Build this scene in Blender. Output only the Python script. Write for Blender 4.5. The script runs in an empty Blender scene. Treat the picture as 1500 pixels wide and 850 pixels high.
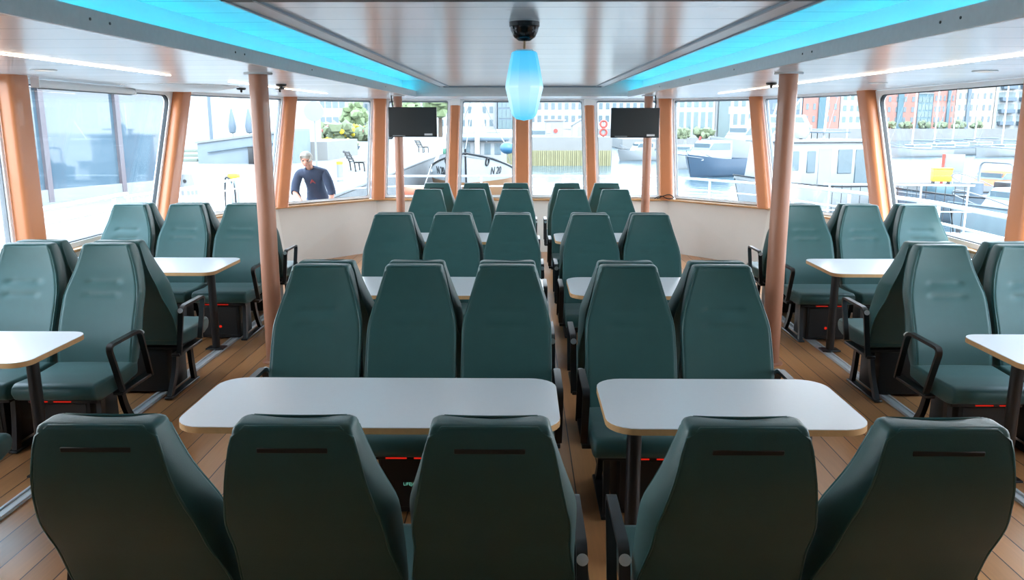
import bpy, bmesh, math, random
from mathutils import Vector, Matrix
from mathutils.bvhtree import BVHTree
random.seed(7)
PI = math.pi
SC = bpy.context.scene
COL = SC.collection

# ------------------------------------------------------------------ materials
def lin(c):
    return tuple(((v/255)/12.92 if v/255 <= .04045 else ((v/255+.055)/1.055)**2.4) for v in c)
MATS = {}
def mat(name, rgb, rough=.5, metal=0., var=.06, scale=8., bump=0., bscale=60., spec=.5, emit=None, estr=0., coat=0.):
    if name in MATS: return MATS[name]
    m = bpy.data.materials.new(name); m.use_nodes = True
    nt = m.node_tree; b = nt.nodes['Principled BSDF']
    c = lin(rgb)
    b.inputs['Roughness'].default_value = rough; b.inputs['Metallic'].default_value = metal
    b.inputs['Specular IOR Level'].default_value = spec
    b.inputs['Coat Weight'].default_value = coat
    tc = nt.nodes.new('ShaderNodeTexCoord')
    n = nt.nodes.new('ShaderNodeTexNoise'); n.inputs['Scale'].default_value = scale; n.inputs['Detail'].default_value = 3
    nt.links.new(tc.outputs['Object'], n.inputs['Vector'])
    mx = nt.nodes.new('ShaderNodeMix'); mx.data_type = 'RGBA'
    mx.inputs['A'].default_value = (*[v*(1-var) for v in c], 1); mx.inputs['B'].default_value = (*[min(1, v*(1+var)) for v in c], 1)
    nt.links.new(n.outputs['Fac'], mx.inputs['Factor']); nt.links.new(mx.outputs['Result'], b.inputs['Base Color'])
    if bump:
        n2 = nt.nodes.new('ShaderNodeTexNoise'); n2.inputs['Scale'].default_value = bscale; n2.inputs['Detail'].default_value = 4
        nt.links.new(tc.outputs['Object'], n2.inputs['Vector'])
        bp = nt.nodes.new('ShaderNodeBump'); bp.inputs['Strength'].default_value = bump; bp.inputs['Distance'].default_value = .002
        nt.links.new(n2.outputs['Fac'], bp.inputs['Height']); nt.links.new(bp.outputs['Normal'], b.inputs['Normal'])
    if emit:
        b.inputs['Emission Color'].default_value = (*lin(emit), 1); b.inputs['Emission Strength'].default_value = estr
    MATS[name] = m; return m

def nodes_of(m): return m.node_tree, m.node_tree.nodes['Principled BSDF']
def math_node(nt, op, a, b=None):
    n = nt.nodes.new('ShaderNodeMath'); n.operation = op
    for i, v in enumerate((a, b)):
        if v is None: continue
        if isinstance(v, (int, float)): n.inputs[i].default_value = v
        else: nt.links.new(v, n.inputs[i])
    return n.outputs[0]

def plank_mat(name, base, seam, axis, pitch, seamw, rough, tone=.25, grain=True, swap=None):
    """boards running along one axis; the seam lines repeat every `pitch` along `axis` (object coordinates = metres)"""
    m = bpy.data.materials.new(name); m.use_nodes = True
    nt, b = nodes_of(m); b.inputs['Roughness'].default_value = rough
    tc = nt.nodes.new('ShaderNodeTexCoord'); sp = nt.nodes.new('ShaderNodeSeparateXYZ')
    nt.links.new(tc.outputs['Object'], sp.inputs[0])
    p = math_node(nt, 'DIVIDE', sp.outputs[axis], pitch)
    fr = math_node(nt, 'FRACT', p); fl = math_node(nt, 'FLOOR', p)
    isseam = math_node(nt, 'LESS_THAN', fr, seamw)
    wn = nt.nodes.new('ShaderNodeTexWhiteNoise'); wn.noise_dimensions = '1D'; nt.links.new(fl, wn.inputs['W'])
    c = lin(base)
    mx = nt.nodes.new('ShaderNodeMix'); mx.data_type = 'RGBA'
    mx.inputs['A'].default_value = (*[v*(1-tone) for v in c], 1); mx.inputs['B'].default_value = (*[min(1, v*(1+tone)) for v in c], 1)
    fac = wn.outputs['Value']
    if grain:
        mp = nt.nodes.new('ShaderNodeMapping'); nt.links.new(tc.outputs['Object'], mp.inputs[0])
        sc = [1.2, 1.2, 1.2]; sc[axis] = 22.; mp.inputs['Scale'].default_value = sc
        nz = nt.nodes.new('ShaderNodeTexNoise'); nz.inputs['Scale'].default_value = 3; nz.inputs['Detail'].default_value = 5
        nt.links.new(mp.outputs[0], nz.inputs['Vector'])
        fac = math_node(nt, 'ADD', math_node(nt, 'MULTIPLY', wn.outputs['Value'], .45), math_node(nt, 'MULTIPLY', nz.outputs['Fac'], .55))
    nt.links.new(fac, mx.inputs['Factor'])
    m2 = nt.nodes.new('ShaderNodeMix'); m2.data_type = 'RGBA'
    nt.links.new(isseam, m2.inputs['Factor']); nt.links.new(mx.outputs['Result'], m2.inputs['A'])
    m2.inputs['B'].default_value = (*lin(seam), 1)
    nt.links.new(m2.outputs['Result'], b.inputs['Base Color'])
    bp = nt.nodes.new('ShaderNodeBump'); bp.inputs['Strength'].default_value = .5; bp.inputs['Distance'].default_value = .003; bp.invert = True
    nt.links.new(isseam, bp.inputs['Height']); nt.links.new(bp.outputs['Normal'], b.inputs['Normal'])
    MATS[name] = m; return m

def emis(name, rgb, strength):
    m = bpy.data.materials.new(name); m.use_nodes = True; nt = m.node_tree
    nt.nodes.clear(); o = nt.nodes.new('ShaderNodeOutputMaterial'); e = nt.nodes.new('ShaderNodeEmission')
    e.inputs[0].default_value = (*lin(rgb), 1); e.inputs[1].default_value = strength
    nt.links.new(e.outputs[0], o.inputs[0]); MATS[name] = m; return m

def glass_mat(name, tint, ior=1.35, rough=.0):
    m = bpy.data.materials.new(name); m.use_nodes = True; nt = m.node_tree
    nt.nodes.clear(); o = nt.nodes.new('ShaderNodeOutputMaterial')
    t = nt.nodes.new('ShaderNodeBsdfTransparent'); t.inputs[0].default_value = (*tint, 1)
    g = nt.nodes.new('ShaderNodeBsdfGlossy'); g.inputs['Roughness'].default_value = rough
    f = nt.nodes.new('ShaderNodeLayerWeight'); f.inputs['Blend'].default_value = .5
    mx = nt.nodes.new('ShaderNodeMixShader')
    nt.links.new(math_node(nt, 'ADD', math_node(nt, 'MULTIPLY', math_node(nt, 'POWER', f.outputs['Facing'], 5), .35), .02), mx.inputs[0]); nt.links.new(t.outputs[0], mx.inputs[1]); nt.links.new(g.outputs[0], mx.inputs[2])
    nt.links.new(mx.outputs[0], o.inputs[0]); MATS[name] = m; return m

LEATHER = mat('green_leather', (42, 84, 83), .44, var=.10, scale=14, bump=.25, bscale=420, spec=.42)
LEATHER.node_tree.nodes['Principled BSDF'].inputs['Sheen Weight'].default_value = .12
PIPING = mat('green_piping', (48, 92, 91), .4)
SHELLBLACK = mat('black_plastic', (16, 18, 20), .45)
BLACKMETAL = mat('black_powder_coat', (22, 24, 27), .38, spec=.6)
CHROME = mat('brushed_metal_cap', (226, 230, 232), .35, .1)
LOCKER = mat('black_locker_steel', (14, 15, 17), .5)
REDLED = emis('red_light_strip', (235, 40, 25), .16)
REDMARK = emis('red_glow_mark', (220, 40, 25), .2)
GREENTXT = emis('pale_green_sign_text', (120, 200, 175), .14)
TABLEWHITE = mat('white_laminate', (226, 228, 232), .28, var=.02, scale=60)
PLY = mat('birch_ply_edge', (196, 150, 100), .5, var=.15, scale=40)
COPPER = mat('copper_orange_paint', (198, 124, 80), .38, var=.03, coat=.15)
POLE = mat('bronze_brown_paint', (176, 120, 94), .4, var=.03, coat=.2)
WHITE = mat('white_paint', (246, 247, 248), .4, var=.015)
OFFWHITE = mat('offwhite_wall_panel', (232, 225, 216), .5, var=.02)
GREYLIP = mat('grey_aluminium', (218, 220, 220), .45, 0, var=.08, scale=30)
RAFTGREY = mat('grey_blue_trim', (150, 165, 178), .4, .2)
DARKTRIM = mat('dark_trim', (70, 66, 64), .5)
ALU = mat('aluminium_rail', (214, 216, 218), .35, .15)
GASKET = mat('black_rubber', (30, 33, 36), .6)
SILLWOOD = mat('sill_oak', (200, 150, 98), .4, var=.14, scale=30)
TVBLACK = mat('tv_black', (26, 29, 31), .35)
SCREEN = mat('tv_screen', (38, 44, 47), .3)
GLASS = glass_mat('window_glass', (.97, .985, .985), 1.25)
FLOORM = plank_mat('oak_floor', (190, 134, 86), (62, 40, 24), 0, .142, .045, .3, .30)
CEILM = plank_mat('ceiling_planks', (243, 245, 247), (170, 178, 184), 1, .42, .028, .22, .04, False)
CEILM.node_tree.nodes['Principled BSDF'].inputs['Specular IOR Level'].default_value = .7
CYAN = emis('cyan_led', (0, 214, 255), 1.6)
WARM = emis('warm_led_line', (255, 232, 204), 4)
DOWNL = emis('downlight_glow', (255, 240, 220), .5)

# ------------------------------------------------------------------ mesh helpers
def smooth(me, ang=38):
    me.polygons.foreach_set('use_smooth', [True]*len(me.polygons))
    me.set_sharp_from_angle(angle=math.radians(ang))
class MB:
    def __init__(s): s.bm = bmesh.new()
    def box(s, c, d, bev=0., seg=2, rot=None):
        r = bmesh.ops.create_cube(s.bm, size=1); vs = r['verts']
        bmesh.ops.scale(s.bm, vec=d, verts=vs)
        if bev:
            es = list({e for v in vs for e in v.link_edges})
            rr = bmesh.ops.bevel(s.bm, geom=es, offset=bev, segments=seg, profile=.5, affect='EDGES')
            vs = list({v for f in rr['faces'] for v in f.verts} | {v for v in vs if v.is_valid})
            vs = s._island(vs[0])
        if rot is not None: bmesh.ops.rotate(s.bm, cent=(0, 0, 0), matrix=rot, verts=vs)
        bmesh.ops.translate(s.bm, vec=c, verts=vs); return s
    def _island(s, v0):
        seen = {v0}; st = [v0]
        while st:
            v = st.pop()
            for e in v.link_edges:
                o = e.other_vert(v)
                if o not in seen: seen.add(o); st.append(o)
        return list(seen)
    def rings(s, rings, closed=True, cap=True, loop=False):
        bm = s.bm; R = [[bm.verts.new(p) for p in r] for r in rings]; n = len(R[0])
        pairs = list(zip(R, R[1:])) + ([(R[-1], R[0])] if loop else [])
        for a, b in pairs:
            for i in range(n if closed else n-1):
                j = (i+1) % n
                try: bm.faces.new((a[i], a[j], b[j], b[i]))
                except ValueError: pass
        if cap and closed and not loop:
            bm.faces.new(list(reversed(R[0]))); bm.faces.new(R[-1])
        return s
    def sweep(s, pts, prof, loop=False, up=None):
        """sweep a 2D profile along points"""
        P = [Vector(p) for p in pts]; n = len(P); rings = []
        N = None
        for i in range(n):
            a = P[i-1] if (i > 0 or loop) else P[i]; b = P[(i+1) % n] if (i < n-1 or loop) else P[i]
            t = (b-a).normalized()
            if N is None:
                u = Vector(up) if up else (Vector((0, 0, 1)) if abs(t.z) < .9 else Vector((1, 0, 0)))
                N = (u - t*u.dot(t)).normalized()
            else:
                N = (Vector(up) if up else N); N = (N - t*N.dot(t)).normalized()
            B = t.cross(N)
            rings.append([P[i]+B*x+N*y for x, y in prof])
        return s.rings(rings, loop=loop)
    def tube(s, pts, r, n=10, loop=False):
        return s.sweep(pts, [(r*math.cos(2*PI*k/n), r*math.sin(2*PI*k/n)) for k in range(n)], loop)
    def lathe(s, prof, c=(0, 0, 0), n=24, M=None):
        rings = []
        for r, z in prof:
            ring = []
            for k in range(n):
                p = Vector((r*math.cos(2*PI*k/n), r*math.sin(2*PI*k/n), z))
                if M: p = M @ p
                ring.append(p+Vector(c))
            rings.append(ring)
        return s.rings(rings)
    def prism(s, poly, axis, a, b, bev=0., seg=2):
        """extrude 2D polygon along an axis ('x': poly=(y,z); 'y': (x,z); 'z': (x,y))"""
        f = {'x': lambda p, t: (t, p[0], p[1]), 'y': lambda p, t: (p[0], t, p[1]), 'z': lambda p, t: (p[0], p[1], t)}[axis]
        A = [s.bm.verts.new(f(p, a)) for p in poly]; B = [s.bm.verts.new(f(p, b)) for p in poly]; n = len(poly)
        fs = [s.bm.faces.new(A), s.bm.faces.new(B)]
        for i in range(n): fs.append(s.bm.faces.new((A[i], A[(i+1) % n], B[(i+1) % n], B[i])))
        bmesh.ops.recalc_face_normals(s.bm, faces=fs)
        if bev:
            es = list({e for fc in fs for e in fc.edges})
            bmesh.ops.bevel(s.bm, geom=es, offset=bev, segments=seg, profile=.5, affect='EDGES')
        return s
    def ball(s, c, r, u=16, v=10, sc=(1, 1, 1)):
        rr = bmesh.ops.create_uvsphere(s.bm, u_segments=u, v_segments=v, radius=r)
        bmesh.ops.scale(s.bm, vec=sc, verts=rr['verts']); bmesh.ops.translate(s.bm, vec=c, verts=rr['verts']); return s
    def build(s, name, m, parent=None, ang=38, loc=None):
        bmesh.ops.recalc_face_normals(s.bm, faces=s.bm.faces)
        me = bpy.data.meshes.new(name); s.bm.to_mesh(me); s.bm.free(); smooth(me, ang)
        me.materials.append(m)
        o = bpy.data.objects.new(name, me); COL.objects.link(o)
        if parent: o.parent = parent
        if loc: o.location = loc
        return o
def fillet(pts, r, n=5):
    P = [Vector(p) for p in pts]; out = [P[0]]
    for i in range(1, len(P)-1):
        a, b, c = P[i-1], P[i], P[i+1]
        d1 = (a-b); d2 = (c-b); k = min(r, d1.length*.45, d2.length*.45)
        p, q = b+d1.normalized()*k, b+d2.normalized()*k
        for j in range(n+1):
            t = j/n; out.append(p*(1-t)**2 + b*2*t*(1-t) + q*t*t)
    out.append(P[-1]); return out
def rect(w, h): return [(-w/2, -h/2), (w/2, -h/2), (w/2, h/2), (-w/2, h/2)]
def rrect(w, h, r, n=4):
    out = []
    for cx, cy, a0 in ((w/2-r, h/2-r, 0), (-w/2+r, h/2-r, PI/2), (-w/2+r, -h/2+r, PI), (w/2-r, -h/2+r, 1.5*PI)):
        for k in range(n+1):
            a = a0+PI/2*k/n; out.append((cx+r*math.cos(a), cy+r*math.sin(a)))
    return out
def thing(name, label, cat, loc=(0, 0, 0), rz=0, group=None):
    o = bpy.data.objects.new(name, None); o.empty_display_size = .1; COL.objects.link(o)
    o.location = loc; o.rotation_euler = (0, 0, rz); return tag(o, label, cat, group)
def tag(o, label, cat, group=None):
    o['label'] = label; o['category'] = cat
    if group: o['group'] = group
    return o
def struct(o, label=None, cat=None):
    o['kind'] = 'structure'
    if label: o['label'] = label
    if cat: o['category'] = cat
    return o
KIDS = {}
def kids(o): return [c for c in o.children]
def dup(o, loc, rz, label, group=None):
    c = o.copy(); COL.objects.link(c); c.location = loc; c.rotation_euler = (0, 0, rz); c['label'] = label
    if group: c['group'] = group
    for p in kids(o):
        q = p.copy(); COL.objects.link(q); q.parent = c
        for g in kids(p):
            h = g.copy(); COL.objects.link(h); h.parent = q
    return c
def textmesh(name, s, size, m, parent, M, depth=.002):
    cu = bpy.data.curves.new(name, 'FONT'); cu.body = s; cu.size = size; cu.align_x = 'CENTER'; cu.align_y = 'CENTER'; cu.extrude = depth
    t = bpy.data.objects.new(name, cu); COL.objects.link(t)
    bpy.context.view_layer.update()
    me = bpy.data.meshes.new_from_object(t.evaluated_get(bpy.context.evaluated_depsgraph_get()))
    bpy.data.objects.remove(t); bpy.data.curves.remove(cu)
    me.name = name; me.materials.clear(); me.materials.append(m)
    o = bpy.data.objects.new(name, me); COL.objects.link(o); o.parent = parent; o.matrix_local = M
    return o

# ------------------------------------------------------------------ room shell
CZ = 2.27                                   # side ceilings
def beamx(y): return 1.82-.026*y            # inner edge of the side ceilings
def raftx(y): return 1.145-.010*y
# floor
fl = [(-4.1, -1.6), (4.1, -1.6), (4.1, 9.0), (3.2, 10.85), (2.2, 12.02), (-2.2, 12.02), (-3.2, 10.85), (-4.1, 9.0)]
struct(MB().prism(fl, 'z', -.06, 0).build('floor', FLOORM), 'oak plank floor of the saloon', 'floor')
# side and front ceilings
for sname, sg in (('left', -1), ('right', 1)):
    cl = [(sg*(beamx(-1.6)+.012), -1.6), (sg*4.2, -1.6), (sg*4.2, 9.8), (sg*3.5, 12.2), (sg*2.3, 13.2), (sg*.0, 13.2), (sg*.0, 11.8), (sg*(beamx(11.8)+.012), 11.8)]
    struct(MB().prism(cl, 'z', CZ, CZ+.05).build('ceiling_'+sname, CEILM), f'white slatted side ceiling on the {sname}', 'ceiling')
up = [(-2.25, -1.6), (2.25, -1.6), (1.95, 11.85), (-1.95, 11.85)]
struct(MB().prism(up, 'z', 2.49, 2.53).build('ceiling', CEILM), 'slatted ceiling above the lit coves', 'ceiling')
for k, (sname, sg) in enumerate((('left', -1), ('right', 1))):
    ys = [-1.6+i*(13.45/12) for i in range(13)]
    b = MB()
    b.sweep([(sg*beamx(y), y, CZ+.0325) for y in ys], rect(.022, .085), up=(0, 0, 1))
    lip = struct(b.build(f'trim_{k+1}', GREYLIP), f'grey metal cove edge along the {sname} ceiling', 'trim')
    s_ = MB()
    for y in (1.9, 3.35, 3.5, 4.9, 5.05, 6.5, 8.0, 9.5):
        s_.lathe([(.0001, -.003), (.006, -.003), (.006, .003), (.0001, .003)], (sg*(beamx(y)-.0115), y, CZ+.035), 8, Matrix.Rotation(PI/2, 3, 'Y'))
    s_.build('screw', DARKTRIM, lip)
    w = MB().sweep([(sg*(beamx(y)+.2), y, 2.39) for y in ys], rect(.02, .22), up=(0, 0, 1))
    struct(w.build(f'wall_cove_{sname}', WHITE), f'white back wall of the {sname} ceiling cove', 'wall')
    w = MB().box((sg*1.0, 11.83, 2.385), (2.0, .02, .23))
    struct(w.build(f'wall_cove_end_{sname}', WHITE), f'white end wall of the {sname} ceiling cove', 'wall')
    t = thing('led_strip', f'cyan light strip hidden in the {sname} ceiling cove', 'light strip', group='cyan cove light strips')
    MB().sweep([(sg*(beamx(y)+.10), y, CZ+.058) for y in ys[:]], rect(.03, .012), up=(0, 0, 1)).build('led_tape', CYAN, t)
    MB().sweep([(sg*(beamx(y)+.10), y, CZ+.052) for y in ys], rect(.05, .004), up=(0, 0, 1)).build('channel', ALU, t)
# hanging centre panel
raft = struct(MB().prism([(-raftx(3.56), 3.56), (raftx(3.56), 3.56), (raftx(11.6), 11.6), (-raftx(11.6), 11.6)], 'z', 2.405, 2.455).build('ceiling_panel', CEILM), 'lowered white slatted centre ceiling panel', 'ceiling')
f = MB()
for sg in (-1, 1):
    f.sweep([(sg*(raftx(y)+.065), y, 2.43) for y in (3.5, 7.5, 11.75)], rect(.13, .06), up=(0, 0, 1))
f.build('side_frame', mat('pale_frame', (205, 214, 222), .35), raft)
f = MB()
for sg in (-1, 1):
    for dx in (0, .13):
        f.sweep([(sg*(raftx(y)+dx), y, 2.3985) for y in (3.5, 7.5, 11.7)], rect(.014, .012), up=(0, 0, 1))
f.box((0, 11.64, 2.41), (2.2, .1, .05))
f.build('edge_strip', RAFTGREY, raft)
MB().box((0, 3.5, 2.43), (2.5, .1, .07)).build('end_strip', DARKTRIM, raft)

# lower walls, sills, pillars, windows ------------------------------------------------
SZ, TZ = .77, 2.262
BOT = [(-4.1, -1.6), (-4.1, 9.05), (-3.34, 11.0), (-2.2, 12.25)]
FOOT = [(-4.1, -1.6), (-4.1, 9.0), (-3.2, 10.85), (-2.2, 12.02)]
def mir(p, sg): return (p[0]*-sg if sg > 0 else p[0], *p[1:])
def wallpiece(a, b, fa, fb, name, label):
    """a,b: sill points; fa,fb: floor points - a thick panel between them"""
    A, B, FA, FB = Vector((*a, SZ)), Vector((*b, SZ)), Vector((*fa, 0)), Vector((*fb, 0))
    t = (B-A).normalized(); n = Vector((-t.y, t.x, 0))
    if n.dot(Vector((0, 4, 0))-A) > 0: n = -n
    o = n*.06
    m = MB().rings([[A, B, FB, FA], [A+o, B+o, FB+o, FA+o]])
    return struct(m.build(name, OFFWHITE), label, 'wall')
def sillpiece(a, b, name, label):
    A, B = Vector((*a, SZ)), Vector((*b, SZ)); t = (B-A).normalized(); n = Vector((-t.y, t.x, 0))
    if n.dot(Vector((0, 4, 0))-A) > 0: n = -n
    m = MB().sweep([A-t*.02+n*.0, B+t*.02+n*.0], rrect(.17, .028, .008, 2), up=(0, 0, 1))
    return struct(m.build(name, SILLWOOD), label, 'sill')
for sname, sg in (('left', -1), ('right', 1)):
    M = lambda p: (p[0]*-sg, p[1]) if sg > 0 else p
    nm = {0: f'wall_{sname}', 1: f'wall_bow_{sname}', 2: f'wall_front_{sname}'}
    lb = {0: f'low white side wall on the {sname}', 1: f'angled low white wall by the {sname} outer seats', 2: f'angled low white wall at the {sname} front corner'}
    for i in range(3):
        wallpiece(M(BOT[i]), M(BOT[i+1]), M(FOOT[i]), M(FOOT[i+1]), nm[i], lb[i])
        sillpiece(M(BOT[i]), M(BOT[i+1]), f'trim_sill_{sname}_{i+1}', 'oak window sill on the '+lb[i])
wallpiece((-2.2, 12.25), (2.2, 12.25), (-2.2, 12.02), (2.2, 12.02), 'wall_front', 'low white wall under the front windows')
sillpiece((-2.2, 12.25), (2.2, 12.25), 'trim_sill_front', 'oak sill under the front windows')
# aft bulkhead behind the camera
struct(MB().box((0, -1.65, 1.2), (8.4, .08, 2.6)).build('wall_back', mat('pale_brown_panel', (172, 156, 142), .5, var=.2, scale=6)), 'pale brown aft wall behind the seats', 'wall')

def pillar(b, t, tang, w, d, label):
    tang = Vector((*tang, 0)).normalized()
    b, t = Vector(b), Vector(t); dirv = (t-b).normalized()
    nrm = Vector((-tang.y, tang.x, 0))
    rings = []
    for p in (b, b.lerp(t, .5), t):
        rings.append([p+tang*x+nrm*y for x, y in rrect(w, d, min(w, d)*.3, 4)])
    o = MB().rings(rings).build('pillar', COPPER)
    return struct(o, label, 'pillar')
PB = [(-4.03, 6.54), (-4.03, 9.05), (-3.29, 10.98), (-2.17, 12.2)]
PT = [(-4.03, 6.54), (-4.03, 9.8), (-3.38, 12.05), (-2.24, 13.03)]
TG = [(0, 1), (.15, 1), (.6, .85), (.9, .35)]
WD = [.25, .24, .2, .2]
nth = ['first', 'second', 'third', 'fourth']
for sname, sg in (('left', -1), ('right', 1)):
    for i in range(4):
        s = -sg
        pillar((PB[i][0]*s, PB[i][1], SZ), (PT[i][0]*s, PT[i][1], CZ), (TG[i][0]*s, TG[i][1]), WD[i], .15, f'copper window pillar, {nth[i]} from the viewer on the {sname} side')
    pillar((4.03*sg, 3.6, SZ), (4.03*sg, 3.6, CZ), (0, 1), .27, .15, f'copper window pillar beside the viewer on the {sname} side')
    o = pillar((1.05*sg, 12.2, SZ), (1.05*sg, 13.03, 2.17), (1, 0), .15, .13, f'narrow copper front pillar with white cap, {sname} of the centre')
    MB().box((1.05*sg, 13.04, 2.215), (.16, .15, .1), .01).build('cap', WHITE, o)
pillar((0.0, 12.2, SZ), (0.0, 13.03, CZ), (1, 0), .215, .15, 'broad copper pillar in the middle of the front windows')

def wpath(c, inset, r, n=6):
    """rounded outline inside a quad c = [bottom a, bottom b, top b, top a]"""
    a, b, d, e = [Vector(p) for p in c]
    W = ((b-a).length+(d-e).length)/2; Hh = ((e-a).length+(d-b).length)/2
    out = []
    for x, y in rrect(W-2*inset, Hh-2*inset, r, n):
        u, v = x/W+.5, y/Hh+.5
        out.append((a*(1-u)+b*u)*(1-v)+(e*(1-u)+d*u)*v)
    nrm = (b-a).cross(e-a).normalized()
    return out, nrm
def ringmesh(c, i0, i1, r0, r1, th, off=0):
    p0, n = wpath(c, i0, r0); p1, _ = wpath(c, i1, r1)
    h = n*th/2; o = n*off
    return MB().rings([[p+h+o for p in p0], [p+h+o for p in p1], [p-h+o for p in p1], [p-h+o for p in p0]], loop=True)
WN = 0
def window(c, label, rad=.03, fr=.035):
    global WN; WN += 1
    root = bpy.data.objects.new(f'window_{WN}', None); COL.objects.link(root); struct(root, label, 'window')
    p, n = wpath(c, fr-.005, rad)
    MB().rings([[q+n*.006 for q in p], [q-n*.006 for q in p]]).build('pane', GLASS, root)
    ringmesh(c, 0, fr, .004, rad+.005, .07).build('frame', WHITE, root)
    ringmesh(c, fr, fr+.009, rad+.005, rad, .04).build('gasket', GASKET if fr > .04 else mat('grey_seal', (120, 124, 128), .6), root)
for sname, sg in (('left', -1), ('right', 1)):
    s = -sg
    def q(p0, p1, t0, t1): return [(p0[0]*s, p0[1], SZ+.015), (p1[0]*s, p1[1], SZ+.015), (t1[0]*s, t1[1], TZ), (t0[0]*s, t0[1], TZ)]
    x = -4.12
    window(q((x, 1.75), (x, 3.47), (x, 1.75), (x, 3.47)), f'side window beside the viewer on the {sname}')
    struct(MB().box((s*4.14, .05, 1.52), (.08, 3.3, 1.5)).build(f'wall_daylight_block_{sname}', OFFWHITE), f'added unseen wall blocking daylight above the sill beside the viewer on the {sname}', 'wall')  # unseen panel added in place of windows to darken the nearest seat backs
    window(q((x, 3.73), (x, 6.42), (x, 3.73), (x, 6.42)), f'{sname} side window just behind the first pillar')
    window(q((x, 6.67), (x, 8.94), (x, 6.67), (x, 9.69)), f'{sname} side window between first and second pillars', .12, .05)
    window(q((-4.08, 9.16), (-3.40, 10.88), (-4.09, 9.92), (-3.47, 11.95)), f'{sname} bow window between second and third pillars')
    window(q((-3.28, 11.10), (-2.30, 12.17), (-3.36, 12.17), (-2.36, 13.02)), f'{sname} bow window between third and fourth pillars')
    window(q((-2.08, 12.25), (-1.13, 12.25), (-2.14, 13.1), (-1.13, 13.1)), f'narrow front window, outer one on the {sname}')
    window(q((-.97, 12.25), (-.11, 12.25), (-.97, 13.1), (-.11, 13.1)), f'front window {sname} of the middle pillar')

# floor seat rails
for sname, sg in (('left', -1), ('right', 1)):
    t = thing('floor_rail', f'silver metal seat rail along the floor on the {sname}', 'rail', (sg*2.57, 5.3, 0), group='floor rails')
    MB().box((0, 0, .005), (.075, 8.2, .010), .002, 1).build('base_strip', ALU, t)
    b = MB()
    for dx in (-.027, .027): b.box((dx, 0, .014), (.016, 8.2, .010), .003, 1)
    b.build('flange', ALU, t)

# round poles
def pole(x, y, r, label):
    t = struct(thing('pole', label, 'pole', (x, y, 0)))
    MB().lathe([(r, 0.0), (r, CZ-.012)], n=28).build('shaft', POLE, t)
    MB().lathe([(r+.035, CZ-.012), (r+.035, CZ)], n=28).build('top_flange', GREYLIP, t)
    MB().lathe([(r+.03, 0.0), (r+.03, .012), (r, .02)], n=28).build('floor_collar', POLE, t)
    return t
pole(-2.0, 6.3, .07, 'thick brown round pole behind the left row of three seats')
pole(2.0, 6.3, .07, 'thick brown round pole beside the right pair of seats')
pole(-1.72, 11.45, .06, 'slim brown pole carrying the left television')
pole(1.74, 11.45, .06, 'slim brown pole carrying the right television')

# ------------------------------------------------------------------ chairs
HB = [  # height, y back, y front, half width
    (.40, .295, .36, .225), (.45, .275, .352, .230), (.52, .245, .338, .236), (.60, .208, .315, .238), (.70, .150, .275, .238), (.78, .098, .235, .238), (.86, .052, .198, .236),
    (.92, .024, .160, .219), (1.00, -.002, .118, .194), (1.08, -.006, .095, .170), (1.14, .0, .085, .152), (1.152, .004, .082, .149)]
def hb(h):
    for a, b in zip(HB, HB[1:]):
        if h <= b[0]+1e-9:
            t = (h-a[0])/(b[0]-a[0]); return [a[i]*(1-t)+b[i]*t for i in range(1, 4)]
    return list(HB[-1][1:])
def sm(h):
    ks = [max(.40, min(1.152, h+d)) for d in (-.03, 0, .03)]
    v = [hb(k) for k in ks]; return [(v[0][i]+2*v[1][i]+v[2][i])/4 for i in range(3)]
def wback(h): return .022*max(0, min(1, (h-.6)/.15))*max(0, min(1, (1.1-h)/.2))
def backrest_mesh():
    hs = [.40+.0125*i for i in range(60)]
    hs += [1.1455, 1.150, 1.1525]
    rings = []
    NX = 18
    for h in hs:
        yb, yf, w = sm(min(h, 1.14)); sh = 0
        if h > 1.141: sh = {1.1455: .003, 1.150: .009, 1.1525: .017}[h]
        if h < .42: sh = (.42-h)*.6
        w -= sh; yb += sh; yf -= sh; r = min(.026, (yf-yb)*.42); wb = w-wback(h)
        ring = []
        for k in range(NX+1):                                     # front, right to left
            x = (w-r)*(1-2*k/NX); u = x/w
            d = .014*u*u
            wx = max(0, min(1, (.125-abs(x))/.04))
            d -= .0065*wx*(math.exp(-((h-.925)/.011)**2)+math.exp(-((h-.850)/.011)**2))
            d += .003*wx*math.exp(-((h-.8875)/.02)**2)
            for xx in (-.085, .085):
                for hh in (.925, .85): d -= .004*math.exp(-((h-hh)**2+(x-xx)**2)/.018**2)
            ring.append((x, yf+d*(1 if h < 1.14 else .8), h+max(0, h-1.1)/.05*.009*(u*u-.6)))
        for k in range(1, 5):
            a = PI/2+PI/2*k/4; ring.append((-(w-r)+r*math.cos(a), yf+.014-r+r*math.sin(a), h))
        for k in range(1, 5):
            a = PI+PI/2*k/4; ring.append((-(wb-r*.5)+r*.5*math.cos(a), yb+r*.5+r*.5*math.sin(a), h))
        for k in range(1, 8):
            x = -(wb-r*.5)+2*(wb-r*.5)*k/8; ring.append((x, yb+.004*(x/w)**2-.004, h))
        for k in range(0, 4):
            a = 1.5*PI+PI/2*k/4; ring.append(((wb-r*.5)+r*.5*math.cos(a), yb+r*.5+r*.5*math.sin(a), h))
        for k in range(0, 4):
            a = PI/2*k/4; ring.append(((w-r)+r*math.cos(a), yf+.014-r+r*math.sin(a), h))
        rings.append(ring)
    return MB().rings(rings)
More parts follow.
